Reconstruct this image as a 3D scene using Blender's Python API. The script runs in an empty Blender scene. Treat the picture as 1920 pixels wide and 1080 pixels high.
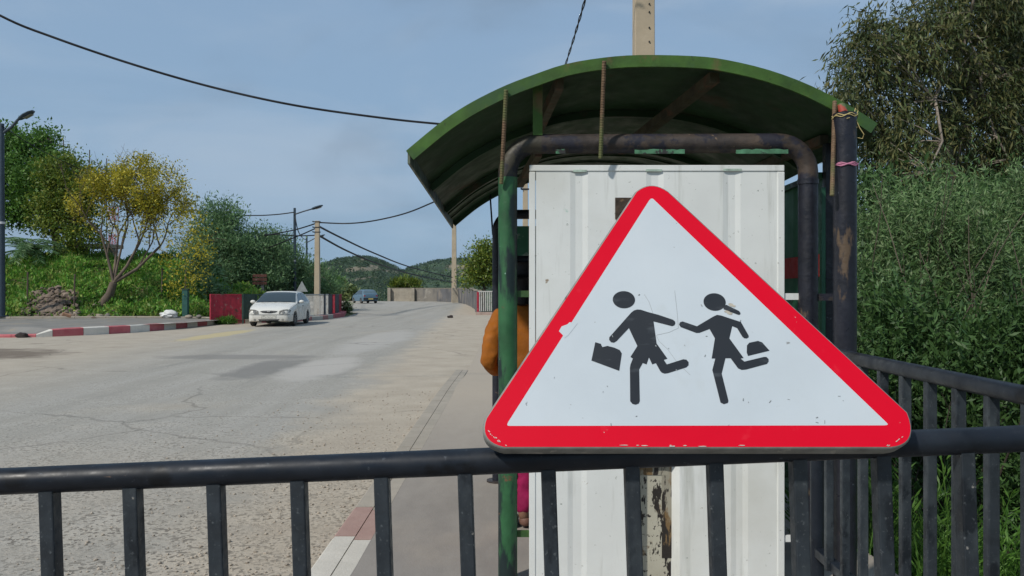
import bpy, bmesh, math, random
import numpy as np
from mathutils import Vector, Matrix
from mathutils.geometry import tessellate_polygon

SC = bpy.context.scene
COL = SC.collection
R = math.radians
CX, CY, F, H = 960.0, 540.0, 1500.0, 1.55

# ------------------------------------------------------------------ camera
cam = bpy.data.cameras.new("camera")
cam.lens = F / 1920 * 36; cam.sensor_width = 36
cam.clip_start = 0.05; cam.clip_end = 9000
co = bpy.data.objects.new("camera", cam); COL.objects.link(co)
co.location = (0, 0, H); co.rotation_euler = (R(90), 0, 0)
SC.camera = co
# ------------------------------------------------------------------ sky, sun, exposure
TO_SUN = Vector((-0.50, -0.52, 0.70)).normalized()
SUN_EL = math.asin(TO_SUN.z); SUN_AZ = math.atan2(TO_SUN.x, TO_SUN.y)
world = bpy.data.worlds.new("World"); SC.world = world; world.use_nodes = True
wn, wl = world.node_tree.nodes, world.node_tree.links
wn.clear()
wout = wn.new("ShaderNodeOutputWorld"); wbg = wn.new("ShaderNodeBackground")
sky = wn.new("ShaderNodeTexSky"); sky.sky_type = 'NISHITA'; sky.sun_disc = False
sky.sun_elevation = SUN_EL; sky.sun_rotation = SUN_AZ
sky.air_density = 1.0; sky.dust_density = 2.0; sky.ozone_density = 1.6
wtc = wn.new("ShaderNodeTexCoord"); wmp = wn.new("ShaderNodeMapping")
wmp.inputs['Scale'].default_value = (1.0, 1.0, 3.2); wmp.inputs['Location'].default_value = (.35, .2, .1)
wno = wn.new("ShaderNodeTexNoise"); wno.inputs['Scale'].default_value = 2.6; wno.inputs['Detail'].default_value = 7
wno.inputs['Roughness'].default_value = .52; wno.inputs['Distortion'].default_value = .5
wrp = wn.new("ShaderNodeMapRange"); wrp.interpolation_type = 'SMOOTHSTEP'
wrp.inputs['From Min'].default_value = .40; wrp.inputs['From Max'].default_value = .74
wrp.inputs['To Min'].default_value = .0; wrp.inputs['To Max'].default_value = .62
whz = wn.new("ShaderNodeMixRGB"); whz.inputs[0].default_value = .86; whz.inputs[2].default_value = (2.75, 3.75, 5.15, 1)
wmx = wn.new("ShaderNodeMixRGB"); wmx.inputs[2].default_value = (4.25, 5.2, 6.35, 1)
wl.new(wtc.outputs['Generated'], wmp.inputs[0]); wl.new(wmp.outputs[0], wno.inputs['Vector'])
wl.new(wno.outputs['Fac'], wrp.inputs['Value']); wl.new(wrp.outputs[0], wmx.inputs[0])
wsx = wn.new("ShaderNodeSeparateXYZ"); wl.new(wtc.outputs['Generated'], wsx.inputs[0])
wel = wn.new("ShaderNodeMapRange"); wl.new(wsx.outputs[2], wel.inputs['Value']); wel.inputs['From Min'].default_value = .02; wel.inputs['From Max'].default_value = .42
wgr = wn.new("ShaderNodeMixRGB"); wgr.inputs[1].default_value = (2.85, 4.4, 6.15, 1); wgr.inputs[2].default_value = (2.75, 4.05, 5.85, 1)
wl.new(wel.outputs[0], wgr.inputs[0]); wl.new(wgr.outputs[0], whz.inputs[2])
wl.new(sky.outputs[0], whz.inputs[1]); wl.new(whz.outputs[0], wmx.inputs[1])
wn2 = wn.new("ShaderNodeTexNoise"); wn2.inputs['Scale'].default_value = 1.9; wn2.inputs['Detail'].default_value = 5; wn2.inputs['Distortion'].default_value = .7
wm2 = wn.new("ShaderNodeMapping"); wm2.inputs['Scale'].default_value = (1, 1, 2.4); wm2.inputs['Location'].default_value = (4.3, 1.7, .6)
wl.new(wtc.outputs['Generated'], wm2.inputs[0]); wl.new(wm2.outputs[0], wn2.inputs['Vector'])
wr2 = wn.new("ShaderNodeMapRange"); wr2.interpolation_type = 'SMOOTHSTEP'; wl.new(wn2.outputs['Fac'], wr2.inputs['Value'])
wr2.inputs['From Min'].default_value = .42; wr2.inputs['From Max'].default_value = .68; wr2.inputs['To Max'].default_value = .55
wdk = wn.new("ShaderNodeMixRGB"); wdk.inputs[2].default_value = (2.0, 2.75, 3.7, 1); wl.new(wr2.outputs[0], wdk.inputs[0]); wl.new(wmx.outputs[0], wdk.inputs[1])
wl.new(wdk.outputs[0], wbg.inputs[0]); wbg.inputs[1].default_value = .100
wl.new(wbg.outputs[0], wout.inputs[0])
sun = bpy.data.lights.new("sun", 'SUN'); sun.energy = 3.2; sun.angle = R(2.5); sun.color = (1, .955, .88)
so = bpy.data.objects.new("sun", sun); COL.objects.link(so)
so.location = (-20, -20, 40); so.rotation_euler = TO_SUN.to_track_quat('Z', 'Y').to_euler()
SC.view_settings.view_transform = 'Standard'; SC.view_settings.look = 'None'
SC.view_settings.exposure = 0.0; SC.view_settings.gamma = 1.0
SC.render.engine = 'CYCLES'
SC.cycles.use_denoising = True
SC.cycles.max_bounces = 6; SC.cycles.transparent_max_bounces = 6
SC.cycles.volume_bounces = 0

# ------------------------------------------------------------------ helpers
def P(px, py, y):
    """world point seen at photo pixel (px, py) at distance y"""
    return Vector(((px - CX) / F * y, y, H + (CY - py) / F * y))

class MB:
    def __init__(self): self.v = []; self.f = []
    def add(self, vs, fs):
        o = len(self.v); self.v += [Vector(p) for p in vs]; self.f += [tuple(i + o for i in f) for f in fs]
        return self
    def box(self, c, s, rz=0, rx=0, ry=0):
        m = Matrix.Translation(c) @ Matrix.Rotation(rz, 4, 'Z') @ Matrix.Rotation(ry, 4, 'Y') @ Matrix.Rotation(rx, 4, 'X')
        a, b, d = s[0] / 2, s[1] / 2, s[2] / 2
        vs = [m @ Vector((x, y, z)) for x in (-a, a) for y in (-b, b) for z in (-d, d)]
        return self.add(vs, [(0, 1, 3, 2), (4, 6, 7, 5), (0, 4, 5, 1), (2, 3, 7, 6), (0, 2, 6, 4), (1, 5, 7, 3)])
    def bar(self, a, b, w, t, up=Vector((0, 0, 1))):
        a, b = Vector(a), Vector(b); d = (b - a).normalized()
        if abs(d.dot(up)) > .95: up = Vector((0, 1, 0))
        s = d.cross(up).normalized(); u = s.cross(d).normalized()
        vs = [p + s * x * w / 2 + u * y * t / 2 for p in (a, b) for x, y in ((-1, -1), (1, -1), (1, 1), (-1, 1))]
        return self.add(vs, [(0, 3, 2, 1), (4, 5, 6, 7), (0, 1, 5, 4), (1, 2, 6, 5), (2, 3, 7, 6), (3, 0, 4, 7)])
    def tube(self, pts, r, n=8, caps=True):
        pts = [Vector(p) for p in pts]; k = len(pts)
        rs = r if isinstance(r, (list, tuple)) else [r] * k
        prev = None; vs = []
        for i, p in enumerate(pts):
            d = (pts[min(i + 1, k - 1)] - pts[max(i - 1, 0)])
            d = d.normalized() if d.length > 1e-9 else Vector((0, 0, 1))
            if prev is None:
                u = d.orthogonal().normalized()
            else:
                u = (prev - d * prev.dot(d)); u = u.normalized() if u.length > 1e-6 else d.orthogonal().normalized()
            prev = u; w = d.cross(u)
            for j in range(n):
                a = 2 * math.pi * j / n
                vs.append(p + (u * math.cos(a) + w * math.sin(a)) * rs[i])
        fs = []
        for i in range(k - 1):
            for j in range(n):
                fs.append((i * n + j, i * n + (j + 1) % n, (i + 1) * n + (j + 1) % n, (i + 1) * n + j))
        if caps:
            fs.append(tuple(range(n - 1, -1, -1))); fs.append(tuple((k - 1) * n + j for j in range(n)))
        return self.add(vs, fs)
    def prism(self, poly, d):
        """planar polygon (3-D points) extruded by vector d, triangulated caps"""
        poly = [Vector(p) for p in poly]; n = len(poly); d = Vector(d)
        tri = tessellate_polygon([poly])
        nrm = Vector((0, 0, 0))
        for i in range(n): nrm += poly[i].cross(poly[(i + 1) % n])
        fs = []
        for t in tri:
            a, b, c = t
            if (poly[b] - poly[a]).cross(poly[c] - poly[a]).dot(d) > 0: t = (a, c, b); a, b, c = t
            fs.append((a, b, c)); fs.append((c + n, b + n, a + n))
        sgn = nrm.dot(d) > 0
        for i in range(n):
            j = (i + 1) % n
            fs.append((i, j, j + n, i + n) if sgn else (j, i, i + n, j + n))
        return self.add(poly + [p + d for p in poly], fs)
    def flat(self, poly):
        poly = [Vector(p) for p in poly]
        fs = []
        for a, b, c in tessellate_polygon([poly]):
            if (poly[b] - poly[a]).cross(poly[c] - poly[a]).z < 0: a, c = c, a
            fs.append((a, b, c))
        return self.add(poly, fs)
    def blob(self, c, r, rng, sub=1, rough=.25, sq=(1, 1, 1)):
        bm = bmesh.new(); bmesh.ops.create_icosphere(bm, subdivisions=sub, radius=1)
        vs = [Vector(c) + Vector((v.co.x * sq[0], v.co.y * sq[1], v.co.z * sq[2])) * r * (1 + rng.uniform(-rough, rough)) for v in bm.verts]
        bm.verts.ensure_lookup_table()
        fs = [tuple(v.index for v in f.verts) for f in bm.faces]; bm.free()
        return self.add(vs, fs)
    def build(self, name, mat, parent=None, smooth=None, bevel=0, origin=None):
        o = Vector((0, 0, 0)); p = parent
        while p is not None: o += p.location; p = p.parent
        loc = Vector((0, 0, 0))
        if parent is None and origin is not None: loc = Vector(origin); o = loc
        me = bpy.data.meshes.new(name)
        me.from_pydata([tuple(v - o) for v in self.v], [], self.f)
        me.validate(); me.update()
        if mat: me.materials.append(mat)
        if smooth is not None:
            me.polygons.foreach_set('use_smooth', [True] * len(me.polygons))
            me.set_sharp_from_angle(angle=R(smooth))
        ob = bpy.data.objects.new(name, me); COL.objects.link(ob)
        ob.location = loc
        if parent: ob.parent = parent
        if bevel:
            b = ob.modifiers.new("Bevel", 'BEVEL'); b.width = bevel; b.segments = 2; b.limit_method = 'ANGLE'; b.angle_limit = R(40)
        return ob

def thing(name, label, cat, loc=(0, 0, 0), group=None):
    o = bpy.data.objects.new(name, None); COL.objects.link(o); o.location = loc; o.empty_display_size = .2
    return tag(o, label, cat, group)
def tag(o, label, cat, group=None):
    o['label'] = label; o['category'] = cat
    if group: o['group'] = group
    return o
def kind(o, k): o['kind'] = k; return o

def nodes_of(name):
    m = bpy.data.materials.new(name); m.use_nodes = True
    nt = m.node_tree; return m, nt.nodes, nt.links, nt.nodes['Principled BSDF']
def noise(N, L, src, scale, detail=5, rough=.55, stretch=None):
    n = N.new("ShaderNodeTexNoise"); n.inputs['Scale'].default_value = scale
    n.inputs['Detail'].default_value = detail; n.inputs['Roughness'].default_value = rough
    if stretch:
        mp = N.new("ShaderNodeMapping"); mp.inputs['Scale'].default_value = stretch
        L.new(src, mp.inputs[0]); L.new(mp.outputs[0], n.inputs['Vector'])
    else: L.new(src, n.inputs['Vector'])
    return n.outputs['Fac']
def mrange(N, L, src, a, b, c=0., d=1.):
    m = N.new("ShaderNodeMapRange"); L.new(src, m.inputs['Value'])
    for k, v in zip(('From Min', 'From Max', 'To Min', 'To Max'), (a, b, c, d)): m.inputs[k].default_value = v
    return m.outputs[0]
def math_(N, L, op, a, b=None):
    m = N.new("ShaderNodeMath"); m.operation = op
    for i, x in enumerate((a, b)):
        if x is None: continue
        if isinstance(x, (int, float)): m.inputs[i].default_value = x
        else: L.new(x, m.inputs[i])
    return m.outputs[0]
def mix(N, L, fac, a, b):
    m = N.new("ShaderNodeMixRGB")
    for i, x in enumerate((fac, a, b)):
        if isinstance(x, (int, float)): m.inputs[i].default_value = x
        elif isinstance(x, (tuple, list)): m.inputs[i].default_value = (*x, 1) if len(x) == 3 else x
        else: L.new(x, m.inputs[i])
    return m.outputs[0]

def M(name, base, rough=.6, metal=0., var=.2, vs=5., bump=0., bs=60., chips=(), spec=.4, stretch=None, rvar=.15):
    """painted / worn surface; chips = [(colour, scale, threshold, softness, stretch)]"""
    m, N, L, B = nodes_of(name)
    tc = N.new("ShaderNodeTexCoord").outputs['Object']
    f = mrange(N, L, noise(N, L, tc, vs, 6, .6, stretch), .3, .7)
    c = mix(N, L, f, tuple(x * (1 - var) for x in base), tuple(min(1, x * (1 + var)) for x in base))
    for ch in chips:
        col, sc, th, soft = ch[:4]; st = ch[4] if len(ch) > 4 else None
        k = mrange(N, L, noise(N, L, tc, sc, 6, .62, st), th, th + soft)
        c = mix(N, L, k, c, col)
    L.new(c, B.inputs['Base Color'])
    B.inputs['Metallic'].default_value = metal; B.inputs['Specular IOR Level'].default_value = spec
    L.new(mrange(N, L, noise(N, L, tc, vs * 3, 4), .3, .7, max(.05, rough - rvar), min(1, rough + rvar)), B.inputs['Roughness'])
    if bump:
        b = N.new("ShaderNodeBump"); b.inputs['Strength'].default_value = bump; b.inputs['Distance'].default_value = .01
        L.new(noise(N, L, tc, bs, 5, .6), b.inputs['Height']); L.new(b.outputs[0], B.inputs['Normal'])
    return m

def leaf_mat(name, cols, trans=.3, rough=.5):
    m, N, L, B = nodes_of(name)
    g = N.new("ShaderNodeNewGeometry").outputs['Random Per Island']
    cr = N.new("ShaderNodeValToRGB"); e = cr.color_ramp.elements
    while len(e) < len(cols): e.new(.5)
    for i, c in enumerate(cols): e[i].position = i / max(1, len(cols) - 1); e[i].color = (*c, 1)
    L.new(g, cr.inputs[0])
    tc = N.new("ShaderNodeTexCoord").outputs['Object']
    k = mrange(N, L, noise(N, L, tc, .9, 3), .3, .7, .72, 1.28)
    c = N.new("ShaderNodeVectorMath"); c.operation = 'SCALE'
    L.new(cr.outputs[0], c.inputs[0]); L.new(k, c.inputs['Scale'])
    L.new(c.outputs[0], B.inputs['Base Color']); B.inputs['Roughness'].default_value = rough
    B.inputs['Specular IOR Level'].default_value = .3
    t = N.new("ShaderNodeBsdfTranslucent"); L.new(c.outputs[0], t.inputs[0])
    ms = N.new("ShaderNodeMixShader"); ms.inputs[0].default_value = trans
    L.new(B.outputs[0], ms.inputs[1]); L.new(t.outputs[0], ms.inputs[2])
    L.new(ms.outputs[0], N['Material Output'].inputs[0])
    return m

RNG = np.random.default_rng(7)
def unit(a): return a / np.maximum(1e-9, np.linalg.norm(a, axis=1, keepdims=True))
def leaf_obj(name, c, d, size, aspect, mat, parent=None, origin=(0, 0, 0), fold=.18):
    """one mesh of leaf-shaped faces: c base points, d directions, size lengths"""
    n = len(c); c = np.asarray(c, float); d = unit(np.asarray(d, float)); size = np.broadcast_to(np.asarray(size, float), (n,))[:, None]
    s = unit(np.cross(d, RNG.normal(size=(n, 3)))); nn = np.cross(s, d)
    off = Vector(origin); p = parent
    o = np.array([0., 0, 0])
    if parent:
        while p is not None: o += np.array(p.location); p = p.parent
    else: o = np.array(off)
    c = c - o
    v = np.empty((n, 4, 3))
    v[:, 0] = c
    v[:, 1] = c + d * size * .45 + s * size * aspect * .5 + nn * size * fold * .3
    v[:, 2] = c + d * size
    v[:, 3] = c + d * size * .45 - s * size * aspect * .5 + nn * size * fold * .3
    me = bpy.data.meshes.new(name)
    me.vertices.add(n * 4); me.vertices.foreach_set('co', v.ravel())
    me.loops.add(n * 4); me.loops.foreach_set('vertex_index', np.arange(n * 4, dtype=np.int32))
    me.polygons.add(n); me.polygons.foreach_set('loop_start', np.arange(0, n * 4, 4, dtype=np.int32))
    me.polygons.foreach_set('loop_total', np.full(n, 4, dtype=np.int32))
    me.update(calc_edges=True); me.validate()
    me.materials.append(mat)
    ob = bpy.data.objects.new(name, me); COL.objects.link(ob)
    if parent: ob.parent = parent
    else: ob.location = off
    return ob

def in_blobs(blobs, n, shell=.35):
    """n points spread through ellipsoids (centre, radii), denser towards the outside"""
    w = np.array([r[0] * r[1] * r[2] for _, r in blobs]) ** .8; w /= w.sum()
    k = RNG.choice(len(blobs), n, p=w)
    cc = np.array([tuple(b[0]) for b in blobs])[k]; rr = np.array([b[1] for b in blobs])[k]
    u = unit(RNG.normal(size=(n, 3))); q = (shell ** 3 + (1 - shell ** 3) * RNG.random(n)) ** (1 / 3)
    return cc + u * q[:, None] * rr, u

def tree(name, label, cat, base, trunk, blobs, mats, clumps=120, per=60, spread=.5, leaf=.2, aspect=.45, r0=.2, limbs=7,
         droop=0., up=.15, group=None, shell=.35, twig=.02, part="crown", along=0., bare=0.):
    """trunk + limbs reaching to the leaf clumps + crown of small leaves"""
    rng = random.Random(len(label) * 31 + int(base[0] * 10))
    t = thing(name, label, cat, base, group)
    cl, out = in_blobs(blobs, clumps, shell)
    mb = MB(); tp = [Vector(p) for p in trunk]; k = len(tp)
    mb.tube(tp, [r0 * (1 - .55 * i / (k - 1)) for i in range(k)], 8)
    top = tp[-1]; ends = []
    idx = rng.sample(range(clumps), min(limbs, clumps))
    for i in idx:
        e = Vector(cl[i]); s = tp[-1].lerp(tp[max(0, k - 2)], rng.uniform(0, .7))
        pts = []
        for j in range(6):
            q = j / 5; p = s.lerp(e, q); p.z += math.sin(q * math.pi) * (e - s).length * .08 * rng.uniform(-.3, 1)
            p += Vector((rng.uniform(-1, 1), rng.uniform(-1, 1), 0)) * .05 * (e - s).length * (1 if 0 < j < 5 else 0)
            pts.append(p)
        mb.tube(pts, [r0 * .5 * (1 - .8 * j / 5) for j in range(6)], 6)
        ends += pts[2:]
    for i in range(clumps):
        if i in idx: continue
        e = Vector(cl[i]); s = min(ends, key=lambda p: (p - e).length_squared)
        m_ = s.lerp(e, .5) + Vector((rng.uniform(-1, 1), rng.uniform(-1, 1), rng.uniform(-.3, 1))) * .08 * (e - s).length
        mb.tube([s, m_, e], [twig * 1.6, twig * 1.2, twig * .5], 4, False)
    mb.build("trunk", mats[1], t, 60)
    n = clumps * per
    kk = np.repeat(np.arange(clumps), per)
    if bare: kk = kk[RNG.random(n) > bare * RNG.random(clumps)[kk]]; n = len(kk)
    sp = spread * RNG.uniform(.5, 1.3, clumps)[kk][:, None]
    g = RNG.normal(size=(n, 3)); g *= sp * np.array([1, 1, .75 + along])
    if along: g[:, 2] -= np.abs(RNG.normal(size=n)) * sp[:, 0] * along
    c = cl[kk] + g
    d = RNG.normal(size=(n, 3)) + out[kk] * .6 + np.array([0, 0, up - droop])
    leaf_obj(part, c, d, leaf * RNG.uniform(.6, 1.3, n), aspect, mats[0], t)
    return t

# ================================================================== SETTING
def sstep(a, b, x):
    t = np.clip((np.asarray(x, float) - a) / (b - a), 0, 1); return t * t * (3 - 2 * t)

WALL = [(-1.9, 46.8), (-2.3, 52), (-2.6, 58), (-3.3, 66), (-4.3, 76), (-5.7, 85), (-8.5, 91.5), (-11.5, 93.5), (-14.4, 94.2)]
KERB = [(-30, 24.2), (-15.7, 25.0), (-14.9, 25.2), (-14.59, 25.54), (-13.9, 26.3), (-13.15, 27.7), (-12.75, 30.2), (-12.6, 34.0), (-11.4, 35.3), (-9.9, 37.0),
        (-9.35, 39.5), (-9.4, 44.7), (-10.3, 50), (-13, 53)]
KTOP = [.09, .09, .10, .25, .26, .26, .23, .2, .2, .19, .18, .17, .15, .12]

def ground_h(x, y):
    x = np.asarray(x, float); y = np.asarray(y, float)
    h = np.full(x.shape, -.08)
    # right: falls away beside the pavement
    h = h - np.where((x > 1.75) & (y < 60), np.minimum(3.5, .42 * (x - 1.75)), 0)
    # left bank behind the pavement
    d = y - (33.0 + .28 * (x + 21)); d = np.where(x < -21, y - 33.0, d)
    k = sstep(-12.6, -19, x) * .75 + .25
    bank = .22 + (2.55 * sstep(.1, 7.5, d) + .35 * np.sin(x * .9) * np.cos(y * .7 + x * .3) * sstep(1, 4, d)) * k - 5.0 * sstep(11, 28, d)
    inb = (d > -.6) & (x < -12.6)
    h = np.where(inb, bank, h)
    isl = (x < -9.9) & (x >= -12.6) & (y > 35.9) & (y < 50 + (x + 10) * -.5)
    h = np.where(isl, .10, h)
    # outside of the bend
    xw = np.interp(y, [p[1] for p in WALL], [p[0] for p in WALL])
    h = np.where((y > 46) & (x > xw + 1.2), -.3 - np.minimum(14, .3 * np.maximum(0, x - xw - 1.2)), h)
    far = np.where(y > 96.5, -.1 - np.minimum(22, (y - 96.5) * .35), 1e3)
    h = np.minimum(h, far)
    h = np.where((x < -30) & (y > 45), np.minimum(h, -.1 - np.minimum(20, .2 * (-30 - x))), h)
    return h

def dense(a, b, s, lo, hi, n):
    g = list(np.arange(a, b + 1e-6, s))
    l = a - np.geomspace(s * 2, a - lo, n); r = b + np.geomspace(s * 2, hi - b, n)
    return np.array(sorted(list(l) + g + list(r)))
gx = dense(-48, 14, .8, -2600, 2600, 16); gy = dense(-6, 112, .9, -300, 3200, 18)
X, Y = np.meshgrid(gx, gy); Z = ground_h(X, Y)
nx, ny = len(gx), len(gy)
idx = np.arange(nx * ny).reshape(ny, nx)
quads = np.stack([idx[:-1, :-1], idx[:-1, 1:], idx[1:, 1:], idx[1:, :-1]], -1).reshape(-1, 4)
MB_ = MB(); MB_.v = [Vector(p) for p in zip(X.ravel(), Y.ravel(), Z.ravel())]; MB_.f = [tuple(int(i) for i in q) for q in quads]
ground_m = M("earth_and_grass", (.085, .10, .035), .95, var=.5, vs=.8, bump=.6, bs=6,
             chips=[((.16, .115, .07), 1.3, .52, .08), ((.035, .075, .018), 3., .55, .1)])
kind(MB_.build("ground", ground_m, smooth=60), 'structure')

# --- road
def road_material():
    m, N, L, B = nodes_of("dusty_asphalt")
    tc = N.new("ShaderNodeTexCoord").outputs['Object']
    sx = N.new("ShaderNodeSeparateXYZ"); L.new(tc, sx.inputs[0]); x, y = sx.outputs[0], sx.outputs[1]
    big = noise(N, L, tc, .35, 5, .6); mid = noise(N, L, tc, 1.6, 6, .6); fine = noise(N, L, tc, 28, 4, .7)
    streak = noise(N, L, tc, 1.0, 5, .6, (1.3, .09, 1))
    a = mix(N, L, mrange(N, L, mid, .3, .7), (.298, .282, .246), (.376, .355, .310))
    a = mix(N, L, mrange(N, L, streak, .46, .66, 0, .55), a, (.41, .388, .35))
    a = mix(N, L, mrange(N, L, streak, .30, .42, .5, 0), a, (.20, .193, .182))
    # aggregate: pale and dark stones
    vo = N.new("ShaderNodeTexVoronoi"); vo.inputs['Scale'].default_value = 46; L.new(tc, vo.inputs['Vector'])
    spk = N.new("ShaderNodeSeparateColor"); L.new(vo.outputs['Color'], spk.inputs[0])
    cover = mrange(N, L, mid, .35, .6, .0, .6)
    a = mix(N, L, math_(N, L, 'MULTIPLY', mrange(N, L, spk.outputs[0], .72, .86, 0, .75), cover), a, (.085, .078, .07))
    a = mix(N, L, mrange(N, L, spk.outputs[1], .84, .95, 0, .6), a, (.36, .33, .29))
    # dust: right verge widening with distance, left by the kerb, and blown patches
    jit = math_(N, L, 'MULTIPLY', math_(N, L, 'SUBTRACT', big, .5), 1.7)
    jit2 = math_(N, L, 'MULTIPLY', math_(N, L, 'SUBTRACT', mid, .5), 1.0)
    t = math_(N, L, 'ADD', math_(N, L, 'ADD', x, math_(N, L, 'MULTIPLY', y, .035)), math_(N, L, 'ADD', jit, jit2))
    dr = mrange(N, L, t, -2.35, -1.6)
    tl = math_(N, L, 'ADD', math_(N, L, 'SUBTRACT', math_(N, L, 'MULTIPLY', x, -1.), math_(N, L, 'MULTIPLY', y, .12)), jit)
    dl = mrange(N, L, tl, 5.0, 8.0, 0, .85)
    near = math_(N, L, 'MULTIPLY', mrange(N, L, y, 9.0, 5.5), mrange(N, L, big, .38, .6, .1, .6))
    d = math_(N, L, 'MAXIMUM', math_(N, L, 'MAXIMUM', dr, dl), near)
    d = math_(N, L, 'MAXIMUM', d, mrange(N, L, big, .56, .72, 0, .5))
    dust = mix(N, L, mrange(N, L, mid, .3, .7), (.375, .32, .25), (.465, .405, .32))
    dust = mix(N, L, mrange(N, L, fine, .55, .75, 0, .5), dust, (.25, .205, .155))
    c = mix(N, L, d, a, dust)
    nearm = math_(N, L, 'MULTIPLY', mrange(N, L, y, 10, 5), mrange(N, L, mid, .36, .56, .2, .8))
    c = mix(N, L, math_(N, L, 'MULTIPLY', mrange(N, L, spk.outputs[0], .62, .78, 0, .8), nearm), c, (.088, .076, .062))
    c = mix(N, L, math_(N, L, 'MULTIPLY', mrange(N, L, spk.outputs[1], .78, .9, 0, .7), nearm), c, (.43, .38, .31))
    # dark damp patch of earth on the left, oil-dark repair in the middle
    def patch(cx_, cy_, rx, ry):
        dx = math_(N, L, 'DIVIDE', math_(N, L, 'SUBTRACT', x, cx_), rx); dy = math_(N, L, 'DIVIDE', math_(N, L, 'SUBTRACT', y, cy_), ry)
        q = math_(N, L, 'ADD', math_(N, L, 'MULTIPLY', dx, dx), math_(N, L, 'MULTIPLY', dy, dy))
        q = math_(N, L, 'ADD', q, math_(N, L, 'MULTIPLY', math_(N, L, 'SUBTRACT', mid, .5), 2.2))
        return mrange(N, L, q, 1.45, .6)
    c = mix(N, L, math_(N, L, 'MULTIPLY', patch(-13.0, 18.6, 2.3, 1.7), .8), c, (.13, .10, .075))
    c = mix(N, L, math_(N, L, 'MULTIPLY', patch(-4.75, 15.6, .55, 2.0), .75), c, (.19, .183, .17))
    c = mix(N, L, math_(N, L, 'MULTIPLY', patch(-6.2, 18.0, 1.7, .6), .65), c, (.20, .19, .175))
    c = mix(N, L, math_(N, L, 'MULTIPLY', patch(-3.7, 15.6, .6, 2.2), .7), c, (.46, .43, .39))
    c = mix(N, L, math_(N, L, 'MULTIPLY', patch(-4.0, 24.0, .7, 5.0), .6), c, (.44, .415, .38))
    c = mix(N, L, math_(N, L, 'MULTIPLY', patch(-9.7, 26.5, .45, 3.2), .55), c, (.55, .44, .19))
    wv = N.new("ShaderNodeVectorMath"); wv.operation = 'ADD'; nz_ = N.new("ShaderNodeTexNoise"); nz_.inputs['Scale'].default_value = .9; nz_.inputs['Detail'].default_value = 5
    L.new(tc, nz_.inputs['Vector']); L.new(tc, wv.inputs[0]); L.new(nz_.outputs['Color'], wv.inputs[1])
    ve = N.new("ShaderNodeTexVoronoi"); ve.feature = 'DISTANCE_TO_EDGE'; ve.inputs['Scale'].default_value = .16; L.new(wv.outputs[0], ve.inputs['Vector'])
    ck = math_(N, L, 'MULTIPLY', mrange(N, L, ve.outputs['Distance'], .006, .002), mrange(N, L, big, .44, .56, 0, .35))
    c = mix(N, L, ck, c, (.07, .064, .056))
    L.new(c, B.inputs['Base Color']); B.inputs['Roughness'].default_value = .92; B.inputs['Specular IOR Level'].default_value = .25
    b = N.new("ShaderNodeBump"); b.inputs['Strength'].default_value = .55; b.inputs['Distance'].default_value = .02
    hsum = math_(N, L, 'ADD', math_(N, L, 'MULTIPLY', spk.outputs[2], .35), math_(N, L, 'ADD', fine, mid))
    L.new(hsum, b.inputs['Height']); L.new(b.outputs[0], B.inputs['Normal'])
    return m
road_poly = [(-60, -8), (1.5, -8), (1.5, 20), (-.3, 46.6)] + [(x + .1, y) for x, y in WALL] + [(-18, 95.6), (-40, 97), (-60, 97), (-60, 78), (-30, 72), (-14.5, 60),
             (-12.6, 52.4), (-9.6, 50), (-9.0, 44), (-9.1, 39.5), (-9.9, 36.6), (-12.3, 35), (-60, 34)]
kind(MB().flat([(x, y, 0) for x, y in road_poly]).build("road", road_material()), 'structure')

# --- pavement on the right
def pavement_material(name, a, b_, dustc):
    m, N, L, B = nodes_of(name)
    tc = N.new("ShaderNodeTexCoord").outputs['Object']
    big = noise(N, L, tc, .8, 5); mid = noise(N, L, tc, 4, 6, .62, (1.2, .5, 1)); fine = noise(N, L, tc, 60, 4, .7)
    c = mix(N, L, mrange(N, L, mid, .3, .7), a, b_)
    sx = N.new("ShaderNodeSeparateXYZ"); L.new(tc, sx.inputs[0])
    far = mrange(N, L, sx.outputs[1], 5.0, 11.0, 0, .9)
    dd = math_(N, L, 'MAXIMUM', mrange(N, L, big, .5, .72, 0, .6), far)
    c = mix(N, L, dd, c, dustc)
    c = mix(N, L, mrange(N, L, fine, .62, .75, 0, .5), c, tuple(x * .55 for x in a))
    L.new(c, B.inputs['Base Color']); B.inputs['Roughness'].default_value = .93; B.inputs['Specular IOR Level'].default_value = .2
    b = N.new("ShaderNodeBump"); b.inputs['Strength'].default_value = .4; b.inputs['Distance'].default_value = .01
    L.new(math_(N, L, 'ADD', mid, math_(N, L, 'MULTIPLY', fine, .5)), b.inputs['Height']); L.new(b.outputs[0], B.inputs['Normal'])
    return m
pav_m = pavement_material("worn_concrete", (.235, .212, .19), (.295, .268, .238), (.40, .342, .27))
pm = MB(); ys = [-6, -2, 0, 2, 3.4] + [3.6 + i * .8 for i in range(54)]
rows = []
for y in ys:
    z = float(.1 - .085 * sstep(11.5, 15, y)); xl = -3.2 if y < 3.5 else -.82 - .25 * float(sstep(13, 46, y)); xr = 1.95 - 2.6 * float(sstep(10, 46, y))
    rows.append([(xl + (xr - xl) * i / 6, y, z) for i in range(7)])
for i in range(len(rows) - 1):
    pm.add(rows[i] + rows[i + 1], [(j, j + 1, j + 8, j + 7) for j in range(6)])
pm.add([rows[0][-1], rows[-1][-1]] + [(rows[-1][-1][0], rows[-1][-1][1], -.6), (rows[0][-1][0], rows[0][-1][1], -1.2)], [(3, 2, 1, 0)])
kind(pm.build("pavement", pav_m), 'structure')

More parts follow.
